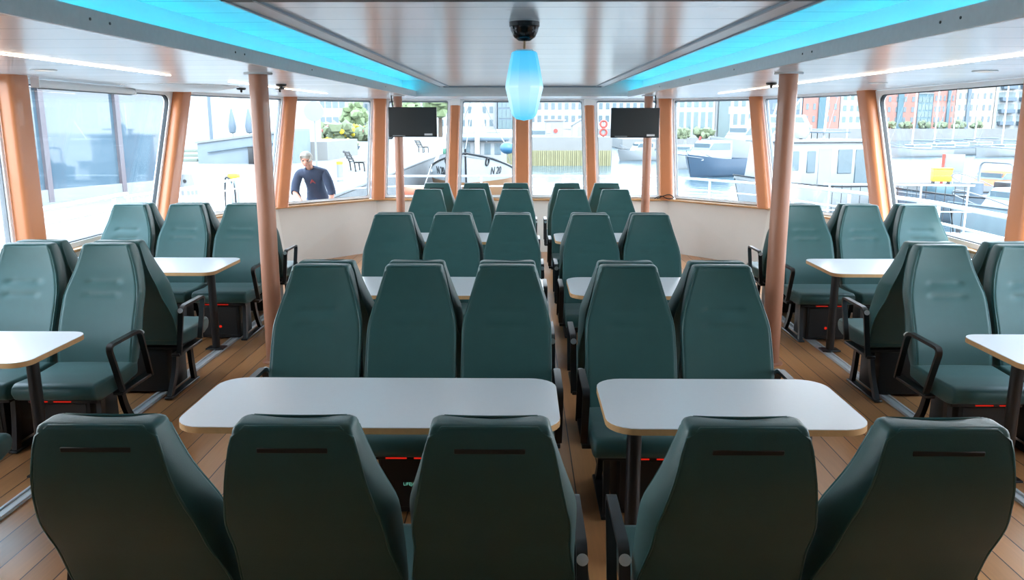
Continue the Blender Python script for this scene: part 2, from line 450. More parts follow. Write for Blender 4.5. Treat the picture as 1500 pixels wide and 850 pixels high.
def piping_mesh():
    m = MB()
    hs = [.46+.03*i for i in range(23)]
    for front in (True, False):
        pts = []
        for sg in (1, -1):
            seq = hs if sg > 0 else hs[::-1]
            for h in seq:
                yb, yf, w = sm(h); r = min(.026, (yf-yb)*.42)
                k = .29
                if front: pts.append((sg*(w-r*k+.000), yf+.014-r*k, h))
                else: pts.append((sg*(w-wback(h)-r*.5*k), yb+r*.5*k, h))
            if sg > 0:
                yb, yf, w = sm(1.14); z = 1.1475
                for x in (.12, .06, 0, -.06, -.12):
                    pts.append((x, (yf-.006+.012*(x/w)**2) if front else yb+.004, z))
        m.tube(pts, .0042, 6)
    return m
def arm_path(x):
    return fillet([(x, .20, .33), (x, .295, .65), (x, .68, .65), (x, .57, .355)], .05, 5)
# --- shared meshes are made once on the first chair, then copied
def make_chair(leg_side, arm_side, loc, rz, label, group, text=False):
    t = thing('passenger_seat', label, 'seat', loc, rz, group)
    backrest_mesh().build('backrest', LEATHER, t, 50)
    piping_mesh().build('piping', PIPING, t, 60)
    MB().box((.0, -.0065, 1.088), (.18, .006, .014), .002, 1).build('label_slot', SHELLBLACK, t)
    prof = [(.30, .372), (.29, .45), (.36, .462), (.55, .455), (.70, .462), (.79, .468), (.825, .45), (.835, .415), (.81, .372), (.74, .352), (.5, .352)]
    MB().prism(prof, 'x', -.236, .236, .018, 3).build('seat', LEATHER, t, 50)
    MB().box((0, .535, .341), (.40, .41, .022), .004, 1).build('seat_pan', SHELLBLACK, t)
    lx = -.06*leg_side
    lk = MB().box((lx, .50, .175), (.34, .32, .31), .008, 2).build('locker', LOCKER, t)
    d = MB(); d.box((lx, .662, .175), (.30, .006, .25), .002, 1); d.build('locker_door', SHELLBLACK, lk)
    r = MB(); r.box((lx-.06, .741, .340), (.10, .004, .006)); r.box((lx+.075, .741, .340), (.10, .004, .006)); r.build('light_strip', REDLED, t)
    MB().lathe([(.0001, -.001), (.012, -.001), (.012, .001), (.0001, .001)], (lx, .667, .125), 12, Matrix.Rotation(PI/2, 3, 'X')).build('red_mark', REDMARK, lk)
    if text: textmesh('lettering', 'LIFEJACKET', .022, GREENTXT, lk, Matrix.Translation((lx, .666, .172)) @ Matrix.Rotation(PI, 4, 'Z') @ Matrix.Rotation(PI/2, 4, 'X'), .0008)
    X = .155*leg_side
    MB().sweep(fillet([(X, .62, .345), (X, .635, .17), (X, .665, .012)], .1, 5), rect(.045, .03), up=(1, 0, 0)).build('leg', BLACKMETAL, t)
    MB().sweep(fillet([(X, .40, .345), (X, .355, .17), (X, .24, .012)], .12, 5), rect(.045, .03), up=(1, 0, 0)).build('leg', BLACKMETAL, t)
    MB().box((X, .455, .014), (.055, .50, .016), .004, 1).build('floor_foot', BLACKMETAL, t)
    if arm_side:
        ax = .262*arm_side
        a = MB().sweep(arm_path(ax), rect(.018, .034), up=(1, 0, 0)).build('armrest', BLACKMETAL, t)
        MB().box((ax-.02*arm_side, .385, .335), (.06, .40, .02), .003, 1).build('arm_bracket', BLACKMETAL, a)
        Mx = Matrix.Rotation(math.radians(62), 3, 'X')
        MB().lathe([(.0001, 0), (.018, 0), (.018, .006), (.0001, .0075)], (ax, .274, .628), 16, Mx).build('end_cap', CHROME, a)
    return t
PROTO = {}
def chair(leg_side, arm_side, loc, rz, label, group, text=False):
    k = (leg_side, arm_side, text)
    if k not in PROTO:
        PROTO[k] = make_chair(leg_side, arm_side, loc, rz, label, group, text)
        bpy.context.view_layer.update(); return PROTO[k]
    return dup(PROTO[k], loc, rz, label, group)
# centre rows ------------------------------------------------------------
LX = [(-1.08, 'leftmost'), (-.58, 'middle'), (-.08, 'aisle')]
RX = [(.57, 'aisle'), (1.07, 'outer')]
ROWS = [  # origin y, facing away?, wording
    (1.92, True, 'nearest row, back turned'),
    (4.335, False, 'row facing the nearest table'),
    (4.372, True, 'second back-turned row, facing the second table'),
    (6.79, False, 'row facing the second table'),
    (6.828, True, 'third back-turned row, facing the farthest table'),
    (9.38, False, 'row facing the farthest table'),
    (10.29, True, 'farthest row, looking out the front windows')]
for ri, (oy, away, word) in enumerate(ROWS):
    rz = 0 if away else PI
    for blk, XS in (('left', LX), ('right', RX)):
        for i, (x, pos) in enumerate(XS):
            # world side of the outer arm: -1 at the left end, +1 at the right end of a block
            ws = -1 if i == 0 else (1 if i == len(XS)-1 else 0)
            ls = ws if away else -ws
            leg = ls if ls else 1
            chair(leg, ls, (x, oy, 0), rz, f'green high-backed {pos} seat {blk} of the aisle, {word}', f'green seats in the centre block, {word}',
                  text=(ri == 1 and blk == 'left' and i == 1))
# side groups ------------------------------------------------------------
for sname, sg in (('left', -1), ('right', 1)):
    for oy, away, word, n in ((5.10, False, f'facing the nearer {sname} side table', 2), (5.138, True, f'back to back, behind the nearer {sname} side group', 2),
                              (7.62, False, f'facing the farther {sname} side table', 3), (7.658, True, f'back turned, behind the farther {sname} side group', 3)):
        rz = 0 if away else PI
        XS = [(sg*v, p) for v, p in zip((2.62, 3.125, 3.63) if n == 2 else (2.62, 3.15, 3.68), ('inner', 'middle', 'window'))]
        for i, (x, pos) in enumerate(XS[:n]):
            ws = -sg if i == 0 else 0
            ls = ws if away else -ws
            leg = ls if ls else (-sg if away else sg)
            chair(leg, ls, (x, oy, 0), rz, f'green high-backed {pos} seat {word}', f'green side seats {word}')
chair(1, 1, (-2.66, 2.78, 0), 0, 'green seat cut off by the left picture edge, cushion corner showing by the near table', 'green seats at the near left side table')

# ------------------------------------------------------------------ tables
def table(x0, x1, y0, y1, label, legs, group, r=.12, zt=.745):
    cx, cy = (x0+x1)/2, (y0+y1)/2
    t = thing('table', label, 'table', (cx, cy, 0), 0, group)
    w, d = x1-x0, y1-y0
    def slab(ins, z0, z1):
        return MB().prism(rrect(w-2*ins, d-2*ins, r-ins, 6), 'z', z0, z1)
    slab(0, zt-.028, zt-.003).build('tabletop_edge', PLY, t)
    slab(.001, zt-.003, zt).build('tabletop', TABLEWHITE, t, 30)
    for lx, ly in legs:
        l = MB().lathe([(.032, .012), (.032, zt-.034)], (lx-cx, ly-cy, 0), 18).build('leg', BLACKMETAL, t)
        MB().box((lx-cx, ly-cy, zt-.033), (.16, .3, .010), .002, 1).build('top_plate', BLACKMETAL, l)
        MB().box((lx-cx, ly-cy, .024 if abs(lx) > 2.4 else .006), (.15, .11, .012), .003, 1).build('base_plate', BLACKMETAL, l)
    return t
G = 'white tables in the centre'
for (y0, y1), w in (((2.95, 3.575), 'nearest'), ((5.40, 6.08), 'second nearest'), ((7.95, 8.62), 'farthest')):
    table(-1.37, .155, y0, y1, f'long white table left of the aisle, {w} of three', [(-1.12, y0+.3), (-.1, y0+.3)], G)
    table(.335, 1.37, y0, y1, f'short white table right of the aisle, {w} of three', [(.48, y0+.3), (1.2, y0+.3)], G)
for sname, sg in (('left', -1), ('right', 1)):
    for (y0, y1), w, ly in (((3.78, 4.40), 'nearer', 4.10), ((6.24, 6.96), 'farther', 6.62)):
        a, b = sorted((sg*2.44, sg*4.02))
        table(a, b, y0, y1, f'white side table on one black leg, {w} one along the {sname} windows', [(sg*2.60, ly)], 'white side tables', .09)

# ------------------------------------------------------------------ televisions, lamp, ceiling fittings
def tv(x, y, z, px, label):
    t = thing('television', label, 'television', (x, y, z), 0, 'televisions on the poles')
    MB().box((0, 0, 0), (.66, .045, .40), .006, 2).build('casing', TVBLACK, t)
    MB().box((0, -.0235, .004), (.636, .003, .366), .001, 1).build('screen', SCREEN, t)
    s = MB(); s.box((-.19, -.0255, -.181), (.17, .002, .010)); s.build('maker_strip', mat('pale_print', (150, 155, 158), .5), t)
    s = MB(); s.box((.215, -.026, -.166), (.11, .002, .026)); s.build('sticker', mat('white_sticker', (215, 218, 220), .5), t)
    b = MB(); b.box((px-x, .052, 0), (.1, .07, .2), .004); b.build('wall_bracket', SHELLBLACK, t)
    side = .3 if px > x else -.3
    MB().tube(fillet([(side*.9, .03, .18), (side*.95, .04, .27), (px-x+(.08 if px > x else -.08), .1, CZ-z)], .06), .009, 8).build('cable', SHELLBLACK, t)
    return t
tv(-1.50, 11.30, 1.91, -1.72, 'black television hanging on the left pole')
tv(1.54, 11.30, 1.90, 1.74, 'black television hanging on the right pole')
lamp = thing('pendant_lamp', 'glowing blue lantern hanging from the middle of the ceiling', 'lamp', (0.01, 4.33, 2.405))
MB().lathe([(.0001, 0), (.078, 0), (.078, -.022), (.074, -.026), (.07, -.045), (.055, -.075), (.03, -.092), (.0001, -.095)], n=28).build('canopy', mat('black_gloss', (14, 18, 24), .15), lamp)
MB().lathe([(.0001, -.09), (.006, -.09), (.006, -.16), (.0001, -.16)], n=10).build('rod', mat('brass_rod', (170, 140, 110), .35, .8), lamp)
MB().lathe([(.0001, -.136), (.045, -.136), (.045, -.148), (.0001, -.148)], n=20).build('shade_cap', CHROME, lamp)
lm = bpy.data.materials.new('lit_blue_glass'); lm.use_nodes = True; nt, b = nodes_of(lm)
tc = nt.nodes.new('ShaderNodeTexCoord'); sp = nt.nodes.new('ShaderNodeSeparateXYZ'); nt.links.new(tc.outputs['Generated'], sp.inputs[0])
cr = nt.nodes.new('ShaderNodeValToRGB'); nt.links.new(sp.outputs[2], cr.inputs[0])
el = cr.color_ramp.elements; el[0].position = 0; el[0].color = (*lin((70, 205, 255)), 1); el[1].position = 1; el[1].color = (*lin((60, 190, 245)), 1)
for p, c in ((.35, (190, 240, 255)), (.5, (185, 232, 255)), (.75, (85, 200, 250))):
    e_ = el.new(p); e_.color = (*lin(c), 1)
nt.links.new(cr.outputs[0], b.inputs['Emission Color']); b.inputs['Emission Strength'].default_value = .22
b.inputs['Base Color'].default_value = (.1, .3, .4, 1); b.inputs['Roughness'].default_value = .2
prof = [(.0001, -.145), (.058, -.145), (.066, -.152)]
prof += [(.066+.032*((z-.152)/.163)**.9, -z) for z in (.19, .23, .27, .30)] + [(.098, -.318), (.0975, -.33)]
prof += [(.0975-.032*((z-.33)/.13), -z) for z in (.36, .40, .44, .455)] + [(.058, -.472), (.04, -.486), (.0001, -.494)]
MB().lathe(prof, n=10).build('shade', lm, lamp, 20)

def ledline(sg, y0, y1, x0, x1, label):
    t = thing('light_line', label, 'light', (0, 0, 0), group='warm ceiling light lines')
    MB().sweep([(sg*x0, y0, CZ-.004), (sg*x1, y1, CZ-.004)], rect(.022, .006), up=(0, 0, 1)).build('diffuser', WARM, t)
    MB().sweep([(sg*x0, y0, CZ-.001), (sg*x1, y1, CZ-.001)], rect(.036, .004), up=(0, 0, 1)).build('profile', ALU, t)
ledline(-1, .6, 6.55, 2.93, 2.78, 'warm light line in the left ceiling above the side tables')
ledline(-1, 7.6, 10.6, 2.68, 2.5, 'short warm light line in the left ceiling near the bow windows')
ledline(1, .6, 10.6, 2.93, 2.5, 'long warm light line in the right ceiling')
for i, (x, y, lb) in enumerate(((3.35, 6.1, 'round flush ceiling light above the right side seats, nearer one'), (3.35, 7.9, 'round flush ceiling light above the right side seats, farther one'),
                 (-3.4, 5.9, 'round flush ceiling light above the left side seats'))):
    t = thing('ceiling_light', lb, 'ceiling light', (x, y, CZ), 0, 'round flush ceiling lights')
    MB().lathe([(.085, -.0005), (.085, -.006), (.062, -.009), (.06, -.002)], n=24).build('rim', GREYLIP, t)
    MB().lathe([(.0001, -.0015), (.06, -.0015), (.06, -.004), (.0001, -.004)], n=24).build('diffuser', DOWNL, t)
# shallow dome and small black fittings on the left ceiling
t = thing('ceiling_dome', 'shallow white ceiling dome beside the second left pillar', 'ceiling fixture', (-3.5, 8.5, CZ))
MB().lathe([(.55, 0), (.5, -.022), (.36, -.042), (.18, -.052), (.0001, -.055)], n=36).build('cover', WHITE, t)
MB().lathe([(.57, 0), (.57, -.008), (.55, -.01), (.55, 0)], n=36).build('rim', WHITE, t)
for x, y, lb in ((-3.05, 9.0, 'small black ceiling sensor right of the white dome'), (-2.6, 8.9, 'small black ceiling sensor just left of the thick left pole'), (-2.35, 8.1, 'small black ceiling sensor just right of the thick left pole'), (2.35, 7.9, 'small black ceiling sensor just right of the thick right pole')):
    t = thing('ceiling_sensor', lb, 'sensor', (x, y, CZ), 0, 'black ceiling sensors')
    MB().lathe([(.05, 0), (.05, -.012), (.04, -.02), (.0001, -.022)], n=18).build('housing', SHELLBLACK, t)
    MB().lathe([(.012, -.02), (.012, -.045), (.0001, -.05)], n=12).build('sensor_tip', SHELLBLACK, t)
# blind cassette over the left window
t = thing('roller_blind', 'rolled-up white blind along the top of the left side window', 'blind', (-4.0, 7.65, 2.215))
MB().tube([(0, -.84, 0), (0, .84, 0)], .032, 16).build('roll', WHITE, t)
MB().box((.0, 0, -.034), (.02, 1.62, .012), .003).build('bottom_bar', mat('grey_bar', (110, 112, 116), .5), t)
for y in (-.85, .85): MB().box((0, y, .012), (.07, .012, .085)).build('end_bracket', WHITE, t)
# loose cable on the right sill
c = MB().tube(fillet([(2.02, 12.16, .79), (2.1, 12.13, .83), (2.2, 12.13, .86), (2.28, 12.13, .80), (2.16, 12.11, .79), (2.08, 12.15, .84), (1.98, 12.15, .79)], .05, 5), .007, 8).build('cable', SHELLBLACK)
tag(c, 'loop of black cable lying on the sill right of the right pole', 'cable')
#EXT0
# ------------------------------------------------------------------ outside
_mat0 = mat
def mat(name, rgb, *a, **k):
    return _mat0(name, tuple(int(v*.74) for v in rgb), *a, **k)   # exposure put into colour: outdoor tones darkened so daylight clips less
def at(px, py, Y):
    """world X and height of a direction seen from the viewpoint, at distance Y ahead"""
    return (px-765)*Y*.9793/1185, 1.9-(py-180)*Y*.959/1185
WATER = mat('harbour_water', (88, 110, 120), .1, var=.22, scale=.35, bump=.0, spec=.05)
nt, b = nodes_of(WATER)
tcw = nt.nodes.new('ShaderNodeTexCoord'); mpw = nt.nodes.new('ShaderNodeMapping'); mpw.inputs['Scale'].default_value = (.5, 1.6, 1)
nzw = nt.nodes.new('ShaderNodeTexNoise'); nzw.inputs['Scale'].default_value = 1.4; nzw.inputs['Detail'].default_value = 4
bpw = nt.nodes.new('ShaderNodeBump'); bpw.inputs['Strength'].default_value = .6; bpw.inputs['Distance'].default_value = .12
nt.links.new(tcw.outputs['Object'], mpw.inputs[0]); nt.links.new(mpw.outputs[0], nzw.inputs['Vector']); nt.links.new(nzw.outputs['Fac'], bpw.inputs['Height']); nt.links.new(bpw.outputs['Normal'], b.inputs['Normal'])
QUAY = _mat0('pale_quay_paving', (102, 103, 102), .8, var=.12, scale=.8)
STONE = mat('quay_stone', (120, 124, 126), .85, var=.3, scale=2.5)
DECKM = _mat0('grey_deck_paint', (84, 88, 90), .6, var=.05)
EXWHITE = mat('boat_white', (166, 171, 174), .35, var=.03)
DULLW = mat('weathered_white', (150, 155, 158), .5, var=.08, scale=3)
RAILW = _mat0('white_rail_paint', (206, 210, 212), .35)
BRICK = mat('red_brick', (176, 124, 112), .85, var=.15, scale=3)
CREAM = mat('cream_render', (178, 166, 148), .8, var=.06)
PALE = mat('pale_facade', (172, 176, 178), .7, var=.05)
CONC = mat('grey_concrete', (140, 144, 146), .85, var=.12, scale=2)
BLUEG = mat('blue_grey_cladding', (92, 112, 126), .5, var=.1)
TEAL = mat('teal_facade', (74, 112, 124), .5, var=.08)
WGLASS = mat('far_window_glass', (98, 118, 128), .2, var=.25, scale=.6, spec=.5)  # dark panes lifted, outdoor haze is put into their colour
GGLASS = mat('greenish_glass', (96, 122, 126), .18, var=.2, scale=.5)
DARKB = mat('dark_navy_paint', (70, 92, 116), .4)
LEAF = mat('tree_leaf', (124, 142, 98), .8, var=.35, scale=6)
DLEAF = mat('shrub_leaf', (118, 130, 96), .8, var=.35, scale=6)
BARK = mat('tree_bark', (90, 74, 60), .9, var=.2)
YELLOW = mat('yellow_blossom', (214, 190, 26), .7, var=.2, scale=12)
PINK = mat('pink_blossom', (176, 104, 96), .7, var=.25, scale=9)
YPAINT = mat('yellow_paint', (226, 176, 30), .5)
ORANGE = mat('orange_paint', (214, 112, 52), .5)
REDP = mat('red_paint', (190, 62, 48), .5)
BUOY = mat('blue_buoy', (52, 112, 150), .45)
HULLWOOD = mat('varnished_hull_planks', (176, 122, 74), .5, var=.2, scale=2)
BLK = mat('black_line_paint', (24, 26, 30), .5)
STEEL = mat('galvanised_steel', (150, 158, 164), .45, .3)
TURF = mat('planting_soil', (86, 96, 62), .9)
# ground and water
struct(MB().box((147, 80, -2.15), (306, 260, .3)).build('water', WATER), 'pale rippled harbour water', 'water')
q = struct(MB().prism([(-160, -20), (-5.75, -20), (-5.75, 75), (-5.9, 260), (-160, 260)], 'z', -3, -.3).build('quay', QUAY), 'broad pale paved quay on the left', 'quay')
MB().box((-5.86, 28, -.27), (.36, 94, .1), .02).build('coping', CONC, q)
MB().box((-5.735, 28, -1.5), (.05, 94, 2.3)).build('stone_face', STONE, q)
struct(MB().prism([(-5.6, 76), (8.3, 76), (8.3, 186), (-5.6, 186)], 'z', -3, .6).build('pier', QUAY), 'low concrete pier ahead of the bow', 'pier')
struct(MB().box((150, 230, -1), (300, 90, 3.2)).build('shore', QUAY), 'far harbour shore on the right', 'shore')
# own boat: outer deck and railings
dk = [(-5.25, -2), (-5.25, 10.2), (-4.2, 13.4), (-2.6, 15.5), (2.6, 15.5), (4.2, 13.4), (5.25, 10.2), (5.25, -2)]
struct(MB().prism(dk, 'z', -.34, -.13).build('deck', DECKM), 'grey outer deck around the saloon', 'deck')
def railing(name, pts, tz, mzs, label, r=.028, step=1.6, bars=0, foot=-.13):
    t = thing(name, label, 'railing', (pts[0][0], pts[0][1], foot))
    o = Vector((pts[0][0], pts[0][1], foot))
    P = [Vector((*p, tz))-o for p in pts]
    MB().tube(fillet(P, .4, 5), r, 10).build('top_rail', RAILW, t)
    for mz in mzs:
        MB().tube(fillet([Vector((*p, mz))-o for p in pts], .4, 5), r*.6, 8).build('mid_rail', RAILW, t)
    for a, b_ in zip(pts, pts[1:]):
        A, B_ = Vector(a), Vector(b_); L = (B_-A).length; n = max(1, round(L/step))
        for i in range(n+1):
            p = A.lerp(B_, .04+.92*i/n)
            MB().tube([(p.x-o.x, p.y-o.y, 0), (p.x-o.x, p.y-o.y, tz-foot)], r*.85, 8).build('post', RAILW, t)
    if bars:
        for a, b_ in zip(pts, pts[1:]):
            A, B_ = Vector(a), Vector(b_); n = int((B_-A).length/bars)
            for i in range(1, n):
                p = A.lerp(B_, i/n)
                MB().tube([(p.x-o.x, p.y-o.y, .1), (p.x-o.x, p.y-o.y, tz-foot)], r*.35, 6).build('bar', RAILW, t)
    return t
railing('deck_railing', [(-5.1, 2.0), (-5.1, 10.4)], 1.0, (.84, .45), 'white tube railing along the left deck outside the side windows')
railing('deck_railing', [(5.1, 2.0), (5.1, 10.3), (4.25, 13.0)], .93, (.70, .4), 'white tube railing along the right deck outside the side windows')
railing('deck_railing', [(-3.75, 13.9), (-2.5, 15.3), (2.5, 15.3), (4.05, 13.2)], .92, (.73, .4), 'white tube railing around the bow outside the front windows', .022)
railing('gangway_fence', [(-6.35, 12.9), (-6.1, 14.5), (-5.95, 17.6)], .74, (.55,), 'white barred fence on the quay edge beyond the left bow window', .024, 1.5, .16, -.3)

def windows_on(t, x0, x1, y, z0, z1, cols, rows, fw, fh, m, d=.12):
    first = None
    for r in range(rows):
        for c in range(cols):
            w_, h_ = (x1-x0)/cols*fw, (z1-z0)/rows*fh
            p = (x0+(x1-x0)*(c+.5)/cols, y, z0+(z1-z0)*(r+.5)/rows)
            if first is None:
                b = MB(); b.box((0, 0, 0), (w_, d, h_)); b.box((0, -.02, 0), (w_*.07, d, h_)); first = b.build('window', m, t); first.location = p
            else:
                o = first.copy(); COL.objects.link(o); o.location = p
def building(label, px0, px1, Y, z0, z1, m, cols, rows, fw=.5, fh=.55, wm=None, depth=10, bands=None, roof=None, name='building', cat='building', pad=.8):
    x0, x1 = at(px0, 0, Y)[0], at(px1, 0, Y)[0]; cx = (x0+x1)/2; W = x1-x0
    t = thing(name, label, cat, (cx, Y+depth/2, z0)); H = z1-z0
    MB().box((0, 0, H/2), (W, depth, H)).build('wall', m, t)
    MB().box((0, 0, H+.15), (W-.02, depth+.3, .3)).build('roof', roof or CONC, t)
    if cols: windows_on(t, -W/2+.02*W, W/2-.02*W, -depth/2, pad, H-pad*.6, cols, rows, fw, fh, wm or WGLASS)
    if bands:
        for (a, b_, bm) in bands:
            MB().box(((a+b_)/2*W-W/2, -depth/2-.15, H/2), ((b_-a)*W, .5, H)).build('facade_strip', bm, t)
    return t
def blob(m, c, r, n=30, s=.35, sq=1.):
    for k in range(n):
        d = Vector((random.gauss(0, 1), random.gauss(0, 1), random.gauss(0, 1))).normalized()*r*random.uniform(.3, .9)
        rr = bmesh.ops.create_icosphere(m.bm, subdivisions=1, radius=r*s*random.uniform(.6, 1.2))
        for v in rr['verts']: v.co *= random.uniform(.75, 1.25)
        bmesh.ops.translate(m.bm, vec=(c[0]+d.x, c[1]+d.y, c[2]+d.z*sq), verts=rr['verts'])
    return m
def tree(px, Y, z0, h, r, label, m=LEAF):
    t = thing('tree', label, 'tree', (at(px, 0, Y)[0], Y, z0), 0, 'trees ashore')
    MB().lathe([(r*.12, 0), (r*.08, h*.6), (.02, h*.8)], n=10).build('trunk', BARK, t)
    blob(MB(), (0, 0, h*.65), r, 45, .34, .9).build('crown', m, t)
def bush(px, Y, z0, r, label, m=DLEAF, fl=None):
    t = thing('shrub', label, 'shrub', (at(px, 0, Y)[0], Y, z0), 0, 'shrubs ashore')
    blob(MB(), (0, 0, r*.5), r, 30, .35, .5).build('foliage', m, t)
    if fl: blob(MB(), (0, -.1*r, r*.62), r, 26, .17, .5).build('blossom', fl, t)

# ---- left: glass pavilion on the quay
pv = thing('glass_pavilion', 'glass fronted pavilion with grey mullions reflecting the marina, beyond the left side window', 'building', (-12.95, 24.0, -.3))
d = Vector((.351, .936, 0)); n_ = Vector((.936, -.351, 0)); rz = math.atan2(d.y, d.x)
Rz = Matrix.Rotation(rz, 3, 'Z')
PG = bpy.data.materials.new('reflective_pavilion_glass'); PG.use_nodes = True; nt, b = nodes_of(PG)
b.inputs['Base Color'].default_value = (*lin((66, 84, 96)), 1); b.inputs['Roughness'].default_value = .03; b.inputs['Specular IOR Level'].default_value = .6; b.inputs['IOR'].default_value = 1.5
tc = nt.nodes.new('ShaderNodeTexCoord'); nz = nt.nodes.new('ShaderNodeTexNoise'); nz.inputs['Scale'].default_value = .5; nt.links.new(tc.outputs['Object'], nz.inputs['Vector'])
bp = nt.nodes.new('ShaderNodeBump'); bp.inputs['Strength'].default_value = .12; bp.inputs['Distance'].default_value = .02; nt.links.new(nz.outputs['Fac'], bp.inputs['Height']); nt.links.new(bp.outputs['Normal'], b.inputs['Normal'])
MULL = mat('purple_grey_mullion', (112, 106, 114), .5)
def pvbox(u, w_, dpt, z0, z1, off, name, m):
    MB().box((u, off, (z0+z1)/2), (w_, dpt, z1-z0), rot=None).build(name, m, pv)
pv.rotation_euler = (0, 0, rz)
L0, L1 = -4.4, 3.6
MB().box(((L0+L1)/2, 3.6, 2.1), (L1-L0, 6.8, 4.2)).build('rear_block', PALE, pv)
us = [-4.3, -3.9, -1.25, 1.35, 3.55]
for a, b_ in zip(us, us[1:]): pvbox((a+b_)/2, b_-a-.1, .06, .35, 3.15, .06, 'pane', PG)
for u in us: pvbox(u, .16, .22, .0, 3.3, .02, 'mullion', MULL)
pvbox((L0+L1)/2, L1-L0, .5, 3.15, 4.3, .1, 'louvre_fascia', mat('louvre_lilac', (156, 158, 170), .5))
pvbox((L0+L1)/2, L1-L0, .3, 0, .35, .08, 'plinth', DULLW)
# ---- plaza beyond the second left window
wh = building('huge plain white hall wall across the plaza', 60, 424, 66, -.3, 16, mat('white_cladding', (208, 212, 214), .6, var=.02), 0, 0, name='hall')
b = MB()
for k in range(24): b.box((-9.5+k*.82, -5.03, 8), (.06, .08, 15.6))
b.build('cladding_rib', mat('white_rib', (190, 196, 200), .6), wh)
Y = 45.; xa, za = at(284, 211, Y); xb, zb = at(430, 192, Y)
t = thing('stone_ramp', 'blue-grey stone ramp wall rising to the right across the plaza', 'ramp', (xa, Y, -.3))
MB().prism([(0, 0), (xb-xa, 0), (xb-xa, zb+.3), (0, za+.3)], 'y', 0, 3.2).build('wall', mat('blue_grey_stone', (128, 142, 154), .8, var=.15, scale=1.5), t)
MB().prism([(-.1, za+.3), (xb-xa, zb+.3), (xb-xa, zb+.42), (-.1, za+.42)], 'y', -.08, 3.25).build('coping', CONC, t)
MB().tube([(.6, -.1, za-.15), (xb-xa-.1, -.1, zb-.2)], .04, 8).build('handrail', BLUEG, t)
for i in range(3):
    xs, zs = at(255, 0, 47)[0], -.3
    s_ = tag(MB().box((xs, 47.5+i*.5, -.3+.17*(i+.5)+i*.08), (1.9, .5, .17), .02).build('stone_step', mat('mossy_stone', (136, 146, 134), .85, var=.15)), f'long mossy stone step left of the ramp, {["lowest", "middle", "topmost"][i]} of three', 'step', 'mossy stone steps')
t = thing('litter_bin', 'dark bin with orange side standing against the ramp wall', 'bin', (at(367, 0, 44.4)[0], 44.4, -.3))
MB().box((-.12, 0, .45), (.28, .3, .9), .02).build('body', BLK, t); MB().box((.17, 0, .45), (.24, .3, .9), .02).build('side_panel', ORANGE, t); MB().box((.02, 0, .92), (.62, .34, .05), .01).build('lid', BLK, t)
struct(MB().box((-15.3, 53, .25), (7.5, 9, 1.1)).build('terrace', QUAY), 'raised terrace behind the stone ramp', 'terrace')
for px, lb in ((338, 'closed blue-grey parasol on the terrace, left one'), (363, 'closed blue-grey parasol on the terrace, right one')):
    t = thing('parasol', lb, 'parasol', (at(px, 0, 52)[0], 52, .8), 0, 'closed parasols')
    MB().lathe([(.03, 0), (.03, 2.0), (.0001, 2.02)], n=10).build('pole', STEEL, t)
    MB().lathe([(.1, .45), (.2, .5), (.26, .85), (.19, 1.35), (.05, 1.95), (.0001, 1.98)], n=14).build('canopy', BLUEG, t)
    MB().lathe([(.3, 0), (.3, .06), (.06, .1)], n=16).build('base', CONC, t)
t = thing('mast_pole', 'tall slim blue-grey mast in front of the white hall', 'pole', (at(306, 0, 50)[0], 50, -.3))
MB().lathe([(.11, 0), (.09, 6.5), (.0001, 6.6)], n=12).build('shaft', BLUEG, t); MB().lathe([(.22, 0), (.22, .08), (.12, .1)], n=12).build('base', CONC, t)
t = thing('mooring_bollard', 'squat pale concrete bollard standing on the quay left of the fence', 'bollard', (at(265, 0, 25.5)[0], 25.5, -.3))
MB().lathe([(.34, 0), (.34, .12), (.22, .22), (.17, .5), (.14, .62), (.0001, .66)], n=20).build('body', CONC, t)
MB().lathe([(.0001, 0), (.05, 0), (.05, .03), (.0001, .03)], (0, -.19, .42), 12, Matrix.Rotation(PI/2, 3, 'X')).build('eye', BLK, t)
t = thing('service_post', 'pale blue post with yellow cap behind the barred fence', 'post', (at(335, 0, 19)[0], 19, -.3))
MB().box((0, 0, .45), (.2, .2, .9), .02).build('post_body', mat('pale_blue_paint', (150, 176, 190), .5), t); MB().box((0, 0, .97), (.24, .24, .16), .04).build('cap', YPAINT, t)
h = MB().tube(fillet([(-.22, -.1, 0), (-.2, -.1, .6), (-.15, -.12, 1.0), (.03, -.14, .85), (.08, -.14, .45), (0, -.14, .05)], .25, 6), .022, 8).build('hose', BLK, t)
# ---- third left window: square with planters
t = thing('round_sign', 'big round pale sign on a slim pole behind the bending man', 'sign', (at(460, 0, 40)[0], 40, -.3))
MB().tube([(0, 0, 0), (0, 0, 3.1)], .05, 10).build('pole', STEEL, t)
MB().lathe([(.0001, -.02), (.46, -.02), (.46, .02), (.0001, .02)], (0, -.08, 2.75), 32, Matrix.Rotation(PI/2, 3, 'X')).build('disc', DULLW, t)
MB().lathe([(.45, -.025), (.48, -.025), (.48, .025), (.45, .025)], (0, -.08, 2.75), 32, Matrix.Rotation(PI/2, 3, 'X')).build('rim', STEEL, t)
for px, lb in ((441, 'dark slatted litter bin beside the round sign pole, left one'), (452, 'dark slatted litter bin beside the round sign pole, right one')):
    t = thing('litter_bin', lb, 'bin', (at(px, 0, 52)[0], 52, -.3), 0, 'dark bins by the sign')
    MB().lathe([(.14, 0), (.16, .9)], n=14).build('body', BLUEG, t); MB().lathe([(.17, .9), (.17, 1.0), (.06, 1.08), (.0001, 1.08)], n=14).build('lid', BLK, t)
